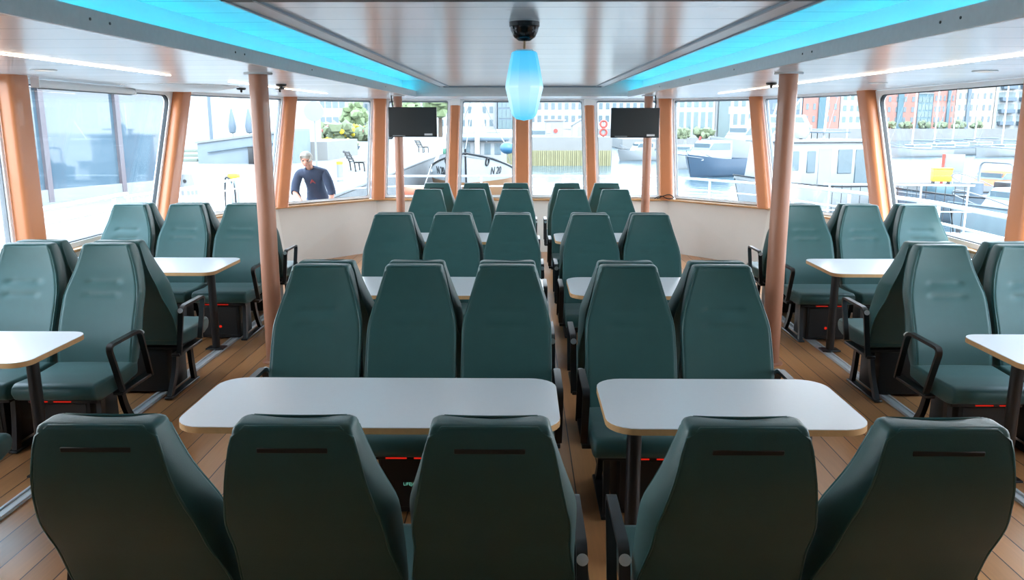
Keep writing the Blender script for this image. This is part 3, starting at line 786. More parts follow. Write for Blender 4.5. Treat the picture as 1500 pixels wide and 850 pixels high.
for px, Y, s_, lb in ((477, 72, .85, 'round planter of yellow flowers, smaller one behind the man'), (511, 62, 1.0, 'round planter of yellow flowers, larger one above the bench')):
    t = thing('flower_planter', lb, 'planter', (at(px, 0, Y)[0], Y, -.3), 0, 'yellow flower planters')
    MB().lathe([(.35*s_, 0), (.62*s_, .22), (.78*s_, .5), (.72*s_, .5), (.0001, .42)], n=20).build('bowl', BLUEG, t)
    blob(MB(), (0, 0, .62*s_), .72*s_, 26, .28, .42).build('leaves', LEAF, t)
    blob(MB(), (0, -.05, .78*s_), .72*s_, 60, .17, .45).build('blossoms', YELLOW, t)
for i, (px, Y, r, fl) in enumerate(((446, 98, 1.9, PINK), (466, 104, 2.2, PINK), (498, 100, 2.0, YELLOW), (524, 104, 1.8, YELLOW), (545, 100, 2.1, PINK))):
    bush(px, Y, -.3, r, f'flowering bush along the far side of the square, {["first", "second", "third", "fourth", "fifth"][i]} from the left', DLEAF, fl)
def bench(px, Y, label, rz):
    t = thing('bench', label, 'bench', (at(px, 0, Y)[0], Y, -.3), rz, 'park benches')
    for x in (-.6, .6):
        MB().sweep(fillet([(x, .30, 0), (x, .26, .4), (x, -.2, .42)], .06), rect(.06, .05), up=(1, 0, 0)).build('leg', BLK, t)
        MB().sweep(fillet([(x, -.12, 0), (x, -.16, .4), (x, -.42, .92)], .1), rect(.06, .05), up=(1, 0, 0)).build('back_support', BLK, t)
    s = MB()
    for k in range(4): s.box((0, .26-.14*k, .45), (1.7, .11, .035), .008, 1)
    s.build('seat_slats', BLK, t); s = MB()
    for k in range(3): s.box((0, -.26-.075*k, .58+.14*k), (1.7, .035, .1), .008, 1)
    s.build('back_slats', BLK, t)
bench(518, 38, 'dark park bench on the pale square, nearer one', math.radians(-68))
bench(618, 62, 'dark park bench on the quay beside the left television, farther one', math.radians(-68))
t = thing('quay_post', 'grey-blue quay post with yellow top, right of the bending man', 'post', (at(494, 0, 31)[0], 31, -.3))
MB().lathe([(.13, 0), (.12, .65)], n=14).build('post_body', STEEL, t); MB().lathe([(.13, .65), (.13, .76), (.0001, .82)], n=14).build('cap', YPAINT, t)
def car(px, Y, L, H, m, label, name='car'):
    t = thing(name, label, 'car', (at(px, 0, Y)[0], Y, -.3), 0, 'parked vehicles on the quay'); a = L/2
    MB().prism([(-a, .3), (-a, H*.5), (-a*.9, H*.56), (-a*.72, H), (a*.45, H), (a*.68, H*.6), (a*.95, H*.5), (a, .3)], 'y', -.85, .85, .06).build('body', m, t)
    MB().prism([(-a*.78, H*.6), (-a*.66, H*.94), (a*.4, H*.94), (a*.6, H*.6)], 'y', -.87, .87).build('window', WGLASS, t)
    for x in (-a*.6, a*.62):
        for y in (-.8, .8): MB().lathe([(.0001, -.1), (.32, -.1), (.32, .1), (.0001, .1)], (x, y, .32), 16, Matrix.Rotation(PI/2, 3, 'X')).build('wheel', BLK, t)
car(497, 118, 5.2, 2.2, DULLW, 'long white van parked behind the flower beds', 'van')
car(537, 122, 4.2, 1.5, BLUEG, 'blue-grey car parked right of the white van')
car(556, 112, 4.3, 1.5, DULLW, 'white car parked behind the fourth left pillar')
tree(520, 128, -.3, 5.0, 2.3, 'small round green tree behind the white van')
tree(645, 130, -.3, 8.5, 3.0, 'green tree behind the left television')
tree(600, 150, -.3, 8.0, 3.0, 'green tree left of the left television')
building('long low building with blue glass bands behind the square', 425, 508, 150, -.3, 7.5, PALE, 8, 2, .8, .5, WGLASS)
building('grey slab building right of the low glass-banded one', 509, 575, 165, -.3, 10, CONC, 6, 3, .35, .4, WGLASS)
building('white building behind the masts of the fishing boat', 576, 728, 178, -.3, 12, PALE, 14, 4, .5, .5, WGLASS)
building('dark glass office block behind the fishing boat wheelhouse', 729, 760, 176, -.3, 12, BLUEG, 5, 5, .85, .85, GGLASS)
building('long white office block with rows of square windows beyond the pier', 761, 968, 196, .6, 13.5, mat('office_white', (186, 190, 192), .6), 20, 4, .55, .52, WGLASS)
building('white block with tall glazed bays beyond the cruiser', 970, 1046, 128, -1, 8.5, PALE, 7, 2, .6, .82, GGLASS)
building('white block with green glass stair bay', 1047, 1116, 134, -1, 8.5, PALE, 6, 2, .5, .7, GGLASS, bands=[(.05, .25, GGLASS)])
building('blue-grey block between white and red harbour buildings', 1117, 1172, 192, .6, 13, BLUEG, 6, 4, .7, .55, WGLASS)
building('red brick block with a dark glass strip, behind the ferry', 1173, 1226, 192, .6, 13, BRICK, 5, 4, .35, .5, WGLASS, bands=[(.42, .6, TEAL)])
building('pale block right of the red brick one', 1227, 1290, 192, .6, 12, PALE, 6, 4, .5, .5, GGLASS)
building('red brick apartment block, left one in the right side window', 1291, 1338, 192, .6, 13.5, BRICK, 4, 5, .35, .5, WGLASS, bands=[(.38, .55, TEAL)])
building('teal glass block between the two red brick apartments', 1338.5, 1360, 192, .6, 8.4, TEAL, 4, 4, .8, .8, GGLASS)
building('red brick apartment block, right one in the right side window', 1360.5, 1392, 192, .6, 14, BRICK, 5, 5, .4, .5, WGLASS, bands=[(.62, .74, TEAL)])
building('tall cream apartment block with a dark vertical strip', 1393, 1448, 192, .6, 15, CREAM, 6, 5, .35, .5, WGLASS, bands=[(.28, .36, BLUEG)])
bb = building('white apartment block with stacked blue-grey balconies', 1449, 1540, 192, .6, 15, PALE, 6, 5, .6, .6, GGLASS)
for r in range(5):
    for c in range(3): MB().box((-4.6+c*4.4, -5.6, 1.2+2.7*r), (3.2, 1.2, .9), .05, 1).build('balcony', BLUEG, bb)
for i, px in enumerate((1300, 1325, 1350, 1375, 1400, 1425)):
    bush(px, 187.5, .6, 1.6, f'green bush on the far right shore, {["first", "second", "third", "fourth", "fifth", "sixth"][i]} from the left')
for i, (px, Y) in enumerate(((998, 124), (1030, 125))): bush(px, Y, -.5, 1.6, f'green bush before the glazed white block, {["left", "right"][i]} one')
struct(MB().box((26, 131, -1.2), (22, 16, 1.5)).build('quay_far', QUAY), 'quay under the white glazed blocks', 'quay')
# ---- pier furniture
sp_ = thing('sheet_pile_wall', 'yellow-stained corrugated sheet piling along the foot of the pier', 'wall', (1.35, 75.9, -2))
b = MB()
for k in range(70): b.box((-6.9+k*.198, 0 if k % 2 else -.08, .7), (.17, .14, 1.4))
b.build('corrugation', mat('algae_stained_steel', (150, 146, 108), .8, var=.25, scale=1.5), sp_)
t = thing('kiosk', 'small white flat-roofed kiosk on the pier', 'kiosk', (at(812, 0, 80)[0], 80, .6))
MB().box((0, 0, .75), (1.7, 1.7, 1.5)).build('cabin', DULLW, t); MB().box((-.1, 0, 1.56), (2.3, 2, .12)).build('roof', EXWHITE, t); MB().box((-.6, -.87, .8), (.4, .05, .9)).build('door', PALE, t)
MB().lathe([(.0001, -.03), (.2, -.03), (.2, .03), (.0001, .03)], (.1, -.9, .55), 16, Matrix.Rotation(PI/2, 3, 'X')).build('red_disc', REDP, t)
t = thing('shed', 'small pale shed with a gable roof on the pier', 'shed', (at(850, 0, 82)[0], 82, .6))
MB().prism([(-.85, 0), (.85, 0), (.85, 1.05), (0, 1.55), (-.85, 1.05)], 'y', -1.2, 1.2).build('wall', PALE, t)
MB().prism([(-1, .98), (0, 1.58), (1, .98), (1, 1.08), (0, 1.7), (-1, 1.08)], 'y', -1.3, 1.3).build('roof', STEEL, t); MB().box((0, -1.22, .45), (.55, .05, .9)).build('door', DULLW, t)
t = thing('lifebuoy_stand', 'stand with two red lifebuoys on the pier end', 'lifebuoy stand', (at(884, 0, 77)[0], 77, .6))
MB().box((0, .06, .8), (.12, .08, 1.6)).build('post', DULLW, t)
for z in (1.2, .45): MB().tube([(.3*math.cos(a*PI/10), -.05, z+.3*math.sin(a*PI/10)) for a in range(20)], .1, 8, loop=True).build('lifebuoy', REDP, t)
car(790, 92, 4.2, 1.4, BLUEG, 'blue-grey car parked on the pier left of the kiosk'); 
# ---- boats
def hull(L, B, fb, rise, draft=.5, n=16, stern=.85, zsplit=None, lift=0.):
    """boat shell, bow towards -y at y=0, stern at y=L; returns rings of (x,y,z) from one sheer to the other, waterline z=0"""
    rings = []
    for i in range(n+1):
        t = i/n; y = L*t
        hb_ = B/2*min(1, (1-(1-min(t/.42, 1))**2.3)**.75) if t < .42 else B/2*(1-(1-stern)*((t-.42)/.58)**2)
        hb_ = max(hb_, .03)
        zs = fb+rise*(1-min(t/.6, 1))**1.6
        fl = 1-.42*max(0, 1-t/.35)                 # waterline narrower near the bow
        yo = -.0
        sec = [(1, zs), (.96+.02*t, zs*.6), (.9*fl+.02, .18), (.84*fl, 0), (.55*fl, -draft*.6), (0, -draft)]
        rk = .55*rise+.25*fb
        pts = [(hb_*a, y+rk*max(0, 1-t/.3)*(1-(z+draft)/(zs+draft)), z) for a, z in sec]
        rings.append(pts+[(-x, y_, z) for x, y_, z in pts[-2::-1]])
    return rings
def boat_hull(t, R, top, low=None, zl=.5, deckm=None, sheer=None, sr=.05):
    m = MB(); m.rings(R, closed=False, cap=False)
    ends = R[-1]; m.bm.faces.new([m.bm.verts.new(p) for p in ends])
    o = m.build('hull', top, t)
    dk_ = MB(); a = [(r[0][0]*.97, r[0][1], r[0][2]-.12) for r in R]; b_ = [(-x, y, z) for x, y, z in a]

    dk_.rings([[a[i], b_[i], (b_[i][0], b_[i][1], b_[i][2]-.05), (a[i][0], a[i][1], a[i][2]-.05)] for i in range(len(R))])
    dk_.build('deck', deckm or DULLW, t)
    if sheer:
        s = MB()
        path = [r[0] for r in R][::-1]+[(-r[0][0], r[0][1], r[0][2]) for r in R]
        s.tube([(x*1.005, y, z-.02) for x, y, z in path], sr, 6); s.build('sheer_rail', sheer, t)
    return o
# the fishing boat ahead of the bow
fx = at(681, 0, 40)[0]
fb_ = thing('fishing_boat', 'white wooden fishing boat moored bow-on to the quay, marked N 20', 'boat', (fx, 40, -2))
R = hull(17, 4.75, 1.0, 1.47, .9, 22)
ho = boat_hull(fb_, R, mat('fishing_boat_white', (190, 194, 196), .4), sheer=BLK, sr=.06, deckm=DULLW)
bpy.context.view_layer.update()
bvh = BVHTree.FromPolygons([v.co.copy() for v in ho.data.vertices], [list(p.vertices) for p in ho.data.polygons])
# lower varnished part follows the shell, a little outside it
low = []
for r in R:
    pr_ = []
    n2 = len(r)//2
    def zpt(side, z):
        s_ = r[:n2+1] if side > 0 else r[n2:][::-1]
        for a, b_ in zip(s_, s_[1:]):
            if a[2] >= z >= b_[2]:
                u = (a[2]-z)/(a[2]-b_[2]); return [a[k]*(1-u)+b_[k]*u for k in range(3)]
        return list(s_[0])
    pr_ = []
    for z in (.98, .8, .5, .18, 0, -.3): p = zpt(1, z); pr_.append((p[0]+.02, p[1]-.015, p[2]))
    for z in (-.3, 0, .18, .5, .8, .98): p = zpt(-1, z); pr_.append((p[0]-.02, p[1]-.015, p[2]))
    low.append(pr_)
MB().rings(low, closed=False, cap=False).build('lower_planking', HULLWOOD, fb_)
MB().tube([(0, r_[0]-.03, r_[1]) for r_ in ((R[0][0][1], R[0][0][2]+.2), (R[0][1][1], R[0][1][2]), (R[0][2][1], .18), (R[0][3][1], 0.))], .05, 8).build('stem', BLK, fb_)
def on_hull(x, z):
    h_ = bvh.ray_cast(Vector((x, -3, z)), Vector((0, 1, 0)))
    return h_[0], (h_[1] if h_[1].y < 0 else -h_[1])
def hull_frame(x, z, off=.03):
    p, n = on_hull(x, z); zax = n.normalized(); xax = Vector((0, 0, 1)).cross(zax).normalized(); yax = zax.cross(xax)
    M = Matrix((xax, yax, zax)).transposed().to_4x4(); M.translation = p+zax*off; return M
for x in (-1.0, 1.0):
    M = hull_frame(x, 1.98)
    MB().tube([M @ Vector((.13*math.cos(a*PI/12), .18*math.sin(a*PI/12), 0)) for a in range(24)], .045, 6, loop=True).build('hawse_ring', BLK, fb_)
for x in (-1.42, 1.42): textmesh('lettering', 'N 20', .56, BLK, fb_, hull_frame(x, 1.48, .02), .01)
MB().box((.55, 7.6, 1.9), (2.6, 3.4, 2.1), .08).build('wheelhouse', DULLW, fb_)
MB().box((.55, 7.5, 3.02), (3.0, 3.9, .22), .06).build('wheelhouse_roof', BLUEG, fb_)
windows_on(fb_, -.6, 1.7, 5.9, 2.15, 2.8, 4, 1, .6, .95, WGLASS, .06)
MB().lathe([(.16, 1.2), (.1, 6.5), (.0001, 6.6)], (.3, 5.2, 0), 12).build('mast', CREAM, fb_)
MB().tube([(1.0, 6.3, 1.6), (.35, 5.2, 5.6)], .06, 8).build('spar', RAILW, fb_)
MB().tube([(-2.1, 4.2, 1.3), (-.9, 4.6, 4.6)], .08, 8).build('boom', RAILW, fb_)
for a_, b2 in (((0, .1, 2.6), (.3, 5.2, 6.2)), ((-1.7, 8, 1.6), (.3, 5.2, 5.8)), ((2.1, 8, 1.6), (.3, 5.2, 5.8))): MB().tube([a_, b2], .018, 6).build('stay', STEEL, fb_)
MB().box((1.05, 8, 3.4), (.9, .2, .2), .04).build('radar', EXWHITE, fb_)
MB().box((-1.1, 2.8, 2.45), (.5, .4, .3), .05).build('green_winch', mat('green_winch_paint', (60, 120, 96), .6), fb_)
b = MB(); b.ball((0, 0, 0), .36, 16, 10, (1.1, 1, .85))
t = thing('fender_buoy', 'blue round fender buoy on the bow of the fishing boat', 'buoy', (fx+2.02, 42.5, .62)); b.build('ball', BUOY, t); MB().tube([(-.1, 0, .2), (-.35, .1, .55)], .03, 6).build('rope', DULLW, t)
b = MB(); b.box((0, 0, .0), (1.9, 1.0, .55), .22, 3)
t = thing('orange_float', 'orange float hanging low on the port side of the fishing boat', 'float', (fx-2.3, 38.6, -1.35)); b.build('float_body', mat('faded_orange', (210, 116, 86), .6), t); MB().tube([(.4, 0, .2), (.75, .5, 1.3)], .03, 6).build('rope', DULLW, t)
def motorboat(px, Y, L, B, fb, label, rz, hm, cab=(.3, .6, 1.0), cm=None, name='motorboat', sheer=None, rise=.35):
    t = thing(name, label, 'boat', (at(px, 0, Y)[0], Y, -2), rz, 'boats moored in the harbour')
    boat_hull(t, hull(L, B, fb, rise, .4, 14), hm, sheer=sheer, sr=.035)
    if cab:
        a, b_, h_ = cab; y0, y1 = L*a, L*b_; w_ = B*.34
        MB().prism([(y0-h_*.5, fb-.1), (y0, fb+h_*.5), (y0+h_*.35, fb+h_), (y1, fb+h_), (y1, fb-.1)], 'x', -w_, w_, .05).build('cabin', cm or EXWHITE, t)
        MB().prism([(y0-h_*.02, fb+h_*.5), (y0+h_*.3, fb+h_*.88), (y1-.2, fb+h_*.88), (y1-.2, fb+h_*.5)], 'x', -w_-.02, w_+.02).build('cabin_window', WGLASS, t)
        w2 = MB(); w2.box((0, y0+h_*.12, fb+h_*.68), (w_*1.7, .1, h_*.36), rot=None); w2.build('windscreen', WGLASS, t)
        MB().tube(fillet([(-B*.4, L*.35, fb), (-B*.3, L*.1, fb+.55), (0, .25, fb+.75), (B*.3, L*.1, fb+.55), (B*.4, L*.35, fb)], .6), .025, 6).build('bow_rail', STEEL, t)
    return t
def sailboat(px, Y, L, label, rz, mh):
    t = motorboat(px, Y, L, L*.3, .9, label, rz, EXWHITE, (.35, .65, .5), name='sailboat', sheer=BLUEG)
    MB().lathe([(.08, .8), (.06, mh), (.0001, mh+.05)], (0, L*.4, 0), 10).build('mast', RAILW, t)
    MB().tube([(0, L*.41, 1.9), (0, L*.85, 1.8)], .09, 8).build('boom', BLUEG, t)
    for y in (.1, L*.97): MB().tube([(0, y, 1.0), (0, L*.4, mh-.2)], .015, 5).build('stay', STEEL, t)
motorboat(905, 86, 6.5, 2.2, .9, 'small white motorboat under the right television', math.radians(-75), EXWHITE)
motorboat(985, 70, 6.0, 2.3, 1.0, 'small white motorboat moored left of the dark-hulled one', math.radians(-40), EXWHITE, sheer=BLUEG)
motorboat(1008, 60, 5.0, 2.8, 1.3, 'dark navy hulled boat with a white cabin beside the white cruiser', math.radians(-60), DARKB, (.25, .7, 1.3))
cr_ = motorboat(1040, 72, 12, 4.2, 2.0, 'large white motor cruiser with flying bridge and dark windows', math.radians(-70), EXWHITE, (.22, .8, 1.7), rise=.8)
MB().prism([(4.4, 3.7), (5.0, 4.6), (9.0, 4.6), (9.6, 3.7)], 'x', -1.2, 1.2, .06).build('flying_bridge', EXWHITE, cr_)
MB().prism([(4.7, 3.95), (5.1, 4.4), (8.6, 4.4), (8.9, 3.95)], 'x', -1.23, 1.23).build('bridge_window', WGLASS, cr_)
MB().tube([(0, 6.5, 4.6), (0, 7.2, 6.6)], .08, 8).build('radar_mast', EXWHITE, cr_)
t = thing('harbour_crane', 'small red loading arm on the dock left of the cruiser', 'crane', (at(1004, 0, 80)[0], 80, -2.0))
MB().lathe([(.2, 0), (.14, 2.2)], n=10).build('column', DULLW, t); MB().tube(fillet([(-1.1, 0, 1.2), (-.8, 0, .7), (.2, 0, .75), (1.0, 0, 1.0), (1.5, 0, 2.6)], .3), .12, 8).build('arm', REDP, t)
# the white ferry beside us
fe = thing('ferry', 'white ferry with a tall windowed cabin moored beside the right bow window', 'ferry', (at(1078, 0, 35)[0], 35, -2), math.radians(-76))
boat_hull(fe, hull(7.2, 3.4, 1.3, .45, .5, 16, .92), EXWHITE, sheer=BLK, sr=.035)
MB().prism([(1.2, 1.15), (1.5, 3.1), (5.75, 3.1), (5.75, 1.15)], 'x', -1.4, 1.4, .04).build('saloon', EXWHITE, fe)
MB().box((0, 3.65, 3.15), (3.1, 4.7, .1), .03).build('roof', DULLW, fe)
for y, w_, z0, z1 in ((1.95, .45, 1.95, 2.75), (2.75, .4, 1.85, 2.75), (4.35, .68, 1.8, 2.8), (5.2, .7, 1.35, 2.8)):
    for s_ in (-1, 1): MB().box((s_*1.41, y, (z0+z1)/2), (.06, w_, z1-z0), .02, 1).build('window', WGLASS, fe)
for s_ in (-1, 1): MB().box((s_*1.405, 3.4, 2.0), (.05, .62, 1.7), .02, 1).build('door', DULLW, fe)
MB().lathe([(.0001, 0), (.26, .05), (.34, .3), (.26, .6), (.0001, .7)], (0, 3.1, 3.2), 18).build('satellite_dome', EXWHITE, fe)
MB().box((0, 4.3, 3.5), (1.6, 1.3, .06)).build('upper_shelf', BLUEG, fe)
for y in (3.75, 4.05, 4.35, 4.65, 4.95): MB().tube([(-.7, y, 3.2), (-.7, y, 3.5)], .02, 6).build('rail_post', BLK, fe)
MB().tube([(0, 4.2, 3.2), (0, 4.4, 7.5)], .05, 8).build('mast', RAILW, fe)
MB().tube([(0, 4.4, 6.6), (0, 2.2, 4.0), (0, 1.6, 3.2)], .03, 6).build('stay', RAILW, fe)
# grated gangway fence on our own right side quay float
railing('pontoon_fence', [(9.3, 25.2), (13.6, 24.6)], .05, (-.75,), 'dark barred fence on the float in front of the white ferry', .03, 1.6, .26, -1.5)
for o in bpy.data.objects['pontoon_fence'].children:
    if o.name.startswith('bar'): o.data.materials[0] = BLK
def pontoon(x, y, L, W, rz, label):
    t = thing('pontoon', label, 'pontoon', (x, y, -2), rz, 'floating pontoons')
    MB().box((0, 0, .38), (L, W, .12), .02).build('decking', DULLW, t)
    MB().box((0, 0, .1), (L*.98, W*.9, .5)).build('float', CONC, t)
    for k in (-.4, 0, .4): MB().box((L*k, W*.45, .52), (.1, .1, .2), .02, 1).build('cleat', BLK, t)
pontoon(at(1180, 0, 25.5)[0]+2.0, 25.5, 8, 2.2, math.radians(-7), 'floating pontoon in front of the white ferry')
pontoon(30.5, 48.0, 24, 2.4, math.radians(-14), 'long pale pontoon crossing the water in the right side window')
pontoon(72, 120, 60, 2.4, 0, 'far pontoon with sailing boats before the brick apartments')
t = thing('dock_box', 'yellow box standing on the long pale pontoon', 'box', (at(1398, 0, 45.5)[0], 46.6, -1.56), math.radians(-14))
MB().box((0, 0, .55), (1.0, .7, .7), .03).build('body', YPAINT, t); MB().box((0, 0, .93), (1.06, .76, .07), .02).build('lid', YPAINT, t)
for x in (-.4, .4): MB().box((x, 0, .1), (.08, .5, .2)).build('leg', BLK, t)
t = thing('dock_board', 'white notice board with a red post on the long pontoon', 'board', (at(1376, 0, 49)[0], 47.3, -1.56), math.radians(-14))
MB().box((.1, 0, 1.15), (1.0, .06, 1.1), .02).build('panel', DULLW, t); MB().box((-.5, 0, .85), (.14, .12, 1.7)).build('post', REDP, t); MB().box((.55, 0, .4), (.08, .08, .8)).build('post', DULLW, t)
for i, (px, L, mh, Y) in enumerate(((1300, 8.5, 11, 96), (1330, 9.5, 12.5, 101), (1364, 8.0, 10.5, 106), (1394, 9.0, 12, 111), (1428, 9.5, 11.5, 97))):
    sailboat(px, Y, L, f'white sailing boat at the far pontoon, {["first", "second", "third", "fourth", "fifth"][i]} from the left', math.radians(-74), mh)
sailboat(1135, 92, 9.5, 'sailing boat with bare mast left of the thick right pole', math.radians(-60), 12)
sailboat(1204, 90, 9.5, 'sailing boat with tall mast behind the ferry', math.radians(-62), 12.5)
wk = motorboat(1318, 33, 6, 2.6, 1.0, 'open work boat full of gear near the right railing', math.radians(-78), BLUEG, None, name='work_boat', sheer=BLK)
MB().lathe([(.25, .9), (.25, 1.5), (.0001, 1.55)], (.3, 3.5, 0), 12).build('drum', BLUEG, wk); MB().box((-.3, 2.2, 1.15), (.8, .9, .5), .05).build('crate', TEAL, wk); MB().box((.2, 5.2, 1.2), (1.0, .8, .6), .05).build('engine_box', BLK, wk)
MB().tube(fillet([(-.9, 4.6, .9), (-.9, 4.6, 2.3), (.9, 4.6, 2.3), (.9, 4.6, .9)], .3), .05, 8).build('hoop', STEEL, wk)
motorboat(1400, 27, 6.5, 2.4, 1.0, 'grey-blue open boat, nearest beyond the right railing', math.radians(-74), mat('grey_blue_hull', (128, 146, 156), .5), (.35, .6, .7), mat('pale_grey_cabin', (160, 170, 176), .5), sheer=BLUEG)
motorboat(1400, 38, 5.5, 2.2, .9, 'pale small boat with orange gear behind the grey-blue boat', math.radians(-70), DULLW, (.4, .62, .8), ORANGE)

mat = _mat0

# ------------------------------------------------------------------ the man on the side deck
def skin(name, nodes, edges, m, parent, sub=2, smoothing=.6):
    idx = {k: i for i, k in enumerate(nodes)}
    me = bpy.data.meshes.new(name); me.from_pydata([nodes[k][0] for k in nodes], [(idx[a], idx[b]) for a, b in edges], [])
    o = bpy.data.objects.new(name, me); COL.objects.link(o)
    sk = o.modifiers.new('skin', 'SKIN'); sk.branch_smoothing = smoothing; sk.use_smooth_shade = True
    for i, k in enumerate(nodes):
        r = nodes[k][1]; r = r if isinstance(r, tuple) else (r, r)
        me.skin_vertices[0].data[i].radius = r; me.skin_vertices[0].data[i].use_root = (i == 0)
    ss = o.modifiers.new('sub', 'SUBSURF'); ss.levels = ss.render_levels = sub
    bpy.context.view_layer.update()
    m2 = bpy.data.meshes.new_from_object(o.evaluated_get(bpy.context.evaluated_depsgraph_get()))
    bpy.data.objects.remove(o); bpy.data.meshes.remove(me)
    m2.name = name; m2.materials.clear(); m2.materials.append(m); m2.polygons.foreach_set('use_smooth', [True]*len(m2.polygons))
    q_ = bpy.data.objects.new(name, m2); COL.objects.link(q_); q_.parent = parent; return q_
SKIN = mat('skin', (196, 140, 118), .55, var=.05); NAVY = mat('navy_shirt', (46, 54, 74), .85, var=.15, scale=20); JEANS = mat('blue_jeans', (66, 84, 116), .85, var=.15, scale=20)
HAIRM = mat('grey_hair', (176, 170, 160), .8, var=.2, scale=40)
ZD = -.13
man = thing('person', 'grey-haired man in a navy sweater bending forward outside the left bow window', 'person', (-3.23, 12.72, ZD))
N = {'pel': ((0, .08, .93), (.16, .12)), 'sp1': ((.005, -.02, 1.06), (.155, .115)), 'sp2': ((.01, -.16, 1.20), (.175, .12)), 'che': ((.015, -.27, 1.30), (.165, .105)),
     'nek': ((.01, -.36, 1.375), .06), 'hd0': ((.0, -.42, 1.42), .075), 'hd1': ((-.01, -.47, 1.47), (.082, .098)), 'hd2': ((-.01, -.50, 1.535), (.07, .08)),
     'nos': ((.005, -.575, 1.44), .016), 'ea1': ((.075, -.45, 1.47), .014), 'ea2': ((-.095, -.45, 1.47), .014)}
E_ = [('pel', 'sp1'), ('sp1', 'sp2'), ('sp2', 'che'), ('che', 'nek'), ('nek', 'hd0'), ('hd0', 'hd1'), ('hd1', 'hd2'), ('hd1', 'nos'), ('hd1', 'ea1'), ('hd1', 'ea2')]
for s_, k in ((1, 'L'), (-1, 'R')):
    if k == 'L': arm = [((.205, -.27, 1.29), .056), ((.275, -.29, 1.12), .052), ((.315, -.30, .98), .046), ((.31, -.38, .84), .038), ((.30, -.45, .73), .028)]
    else: arm = [((-.185, -.27, 1.27), .056), ((-.235, -.32, 1.10), .052), ((-.235, -.37, .97), .046), ((-.12, -.50, .87), .038), ((.0, -.60, .79), .028)]
    for i, a in enumerate(arm): N[f'a{k}{i}'] = a
    E_ += [('che', f'a{k}0')]+[(f'a{k}{i}', f'a{k}{i+1}') for i in range(4)]
    w_ = Vector(arm[-1][0]); dirv = (w_-Vector(arm[-2][0])).normalized(); side = dirv.cross(Vector((0, -1, .3))).normalized()
    N[f'p{k}'] = (tuple(w_+dirv*.05), (.034, .018)); E_.append((f'a{k}4', f'p{k}'))
    for f, (off, ln) in enumerate(((-.030, .062), (-.010, .074), (.010, .070), (.029, .055))):
        b0 = w_+dirv*.088+side*off; N[f'f{k}{f}a'] = (tuple(b0), .0095); N[f'f{k}{f}b'] = (tuple(b0+dirv*ln*.55+Vector((0, -.012, -.01))), .0085); N[f'f{k}{f}c'] = (tuple(b0+dirv*ln+Vector((0, .012, -.03))), .007)
        E_ += [(f'p{k}', f'f{k}{f}a'), (f'f{k}{f}a', f'f{k}{f}b'), (f'f{k}{f}b', f'f{k}{f}c')]
    t0 = w_+dirv*.03+side*.035*(-s_); N[f't{k}a'] = (tuple(t0), .011); N[f't{k}b'] = (tuple(t0+dirv*.04+side*.025*(-s_)), .009); E_ += [(f'p{k}', f't{k}a'), (f't{k}a', f't{k}b')]
    leg = [((s_*.10, .10, .84), .095), ((s_*.12, .05, .50), .066), ((s_*.13, .12, .12), .042), ((s_*.13, .08, .055), .045), ((s_*.14, -.10, .035), .035)]
    for i, a in enumerate(leg): N[f'l{k}{i}'] = a
    E_ += [('pel', f'l{k}0')]+[(f'l{k}{i}', f'l{k}{i+1}') for i in range(4)]
body = skin('body', N, E_, SKIN, man)
def garment(name, keep, off, m):
    """cloth shell that follows the body surface where keep() says so"""
    me = body.data.copy(); me.name = name
    nrm = [v.normal.copy() for v in me.vertices]
    for v in me.vertices: v.co += nrm[v.index]*off
    bm = bmesh.new(); bm.from_mesh(me); src = body.data.vertices
    bm.verts.ensure_lookup_table()
    bmesh.ops.delete(bm, geom=[v for v in bm.verts if not keep(src[v.index].co)], context='VERTS')
    edge = [e for e in bm.edges if e.is_boundary]
    r = bmesh.ops.extrude_edge_only(bm, edges=edge)
    bm.normal_update()
    for v in [g for g in r['geom'] if isinstance(g, bmesh.types.BMVert)]: v.co -= v.normal*off*.8
    bm.to_mesh(me); bm.free(); me.materials.clear(); me.materials.append(m)
    o = bpy.data.objects.new(name, me); COL.objects.link(o); o.parent = man; return o
sh_ = garment('sweater', lambda c: .84 < c.z < 1.385 and c.y > -.40 and (c.z > .955 or abs(c.x) < .21), .02, NAVY)
garment('trousers', lambda c: .1 < c.z < .92 and c.y > -.2 and abs(c.x) < .25, .013, JEANS)
hr = MB(); hr.ball((-.01, -.475, 1.525), .1, 18, 12, (.95, 1.0, .92))
for v in list(hr.bm.verts):
    if v.co.y < -.53 and v.co.z < 1.535: v.co.y += .055; v.co.z += .02
hr.build('hair', HAIRM, man, 60)
for s_ in (-1, 1):
    MB().ball((-.008+s_*.032, -.556, 1.475), .011, 10, 8).build('eye', BLK, man)
    MB().box((s_*.13, -.03, .045), (.11, .29, .09), .035, 3).build('shoe', BLK, man)
MB().tube([(-.035, -.545, 1.405), (-.01, -.552, 1.401), (.015, -.545, 1.405)], .006, 6).build('mouth', mat('lips', (150, 84, 76), .6), man)
bvs = BVHTree.FromPolygons([v.co.copy() for v in sh_.data.vertices], [list(p.vertices) for p in sh_.data.polygons])
h_ = bvs.ray_cast(Vector((.02, -2, 1.155)), Vector((0, 1, 0)))
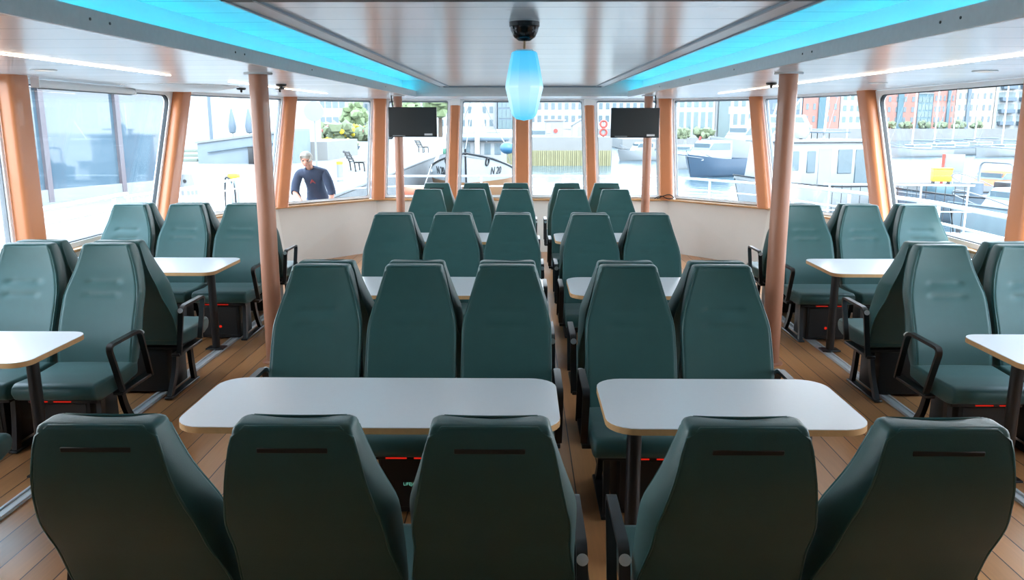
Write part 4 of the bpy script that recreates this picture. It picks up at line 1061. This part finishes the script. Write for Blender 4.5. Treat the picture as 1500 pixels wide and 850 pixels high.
if h_[0]:
    p_ = h_[0]; n2 = h_[1] if h_[1].y < 0 else -h_[1]
    zax = n2.normalized(); xax = Vector((0, 0, 1)).cross(zax).normalized(); yax = zax.cross(xax)
    M = Matrix((xax, yax, zax)).transposed().to_4x4(); M.translation = p_+zax*.006
    e = MB()
    for a_, b2 in (((-.035, -.045), (0, .045)), ((.035, -.045), (0, .045)), ((-.018, -.008), (.018, -.008))):
        e.tube([M @ Vector((*a_, 0)), M @ Vector((*b2, 0))], .009, 6)
    e.build('chest_emblem', mat('dull_red_print', (150, 60, 58), .7), man)
#EXT1
# ------------------------------------------------------------------ camera, light, world
cam = bpy.data.cameras.new('camera'); co = bpy.data.objects.new('camera', cam); COL.objects.link(co)
cam.sensor_width = 36; cam.lens = 1185/1500*36; cam.clip_end = 2000; cam.clip_start = .05
co.location = (0, 0, 1.9); co.rotation_euler = (PI/2-math.radians(11.68), 0, math.radians(.71))
SC.camera = co
w = bpy.data.worlds.new('sky'); SC.world = w; w.use_nodes = True; nt = w.node_tree
bg = nt.nodes['Background']
tc = nt.nodes.new('ShaderNodeTexCoord'); sp = nt.nodes.new('ShaderNodeSeparateXYZ'); nt.links.new(tc.outputs['Generated'], sp.inputs[0])
cr = nt.nodes.new('ShaderNodeValToRGB'); nt.links.new(sp.outputs[2], cr.inputs[0])
cr.color_ramp.elements[0].position = 0; cr.color_ramp.elements[0].color = (.92, .96, 1, 1)
cr.color_ramp.elements[1].position = .6; cr.color_ramp.elements[1].color = (.62, .80, 1, 1)
nt.links.new(cr.outputs[0], bg.inputs[0]); bg.inputs[1].default_value = 2.6
sl = bpy.data.lights.new('sun', 'SUN'); sl.energy = 1.2; sl.angle = math.radians(12); sl.color = (1, .95, .88)
so = bpy.data.objects.new('sun', sl); COL.objects.link(so); so.rotation_euler = (math.radians(38), math.radians(18), 0)
SC.view_settings.view_transform = 'Standard'; SC.view_settings.look = 'None'
SC.view_settings.gamma = 1; SC.view_settings.exposure = 2.12; SC.view_settings.use_curve_mapping = False
SC.cycles.use_denoising = True
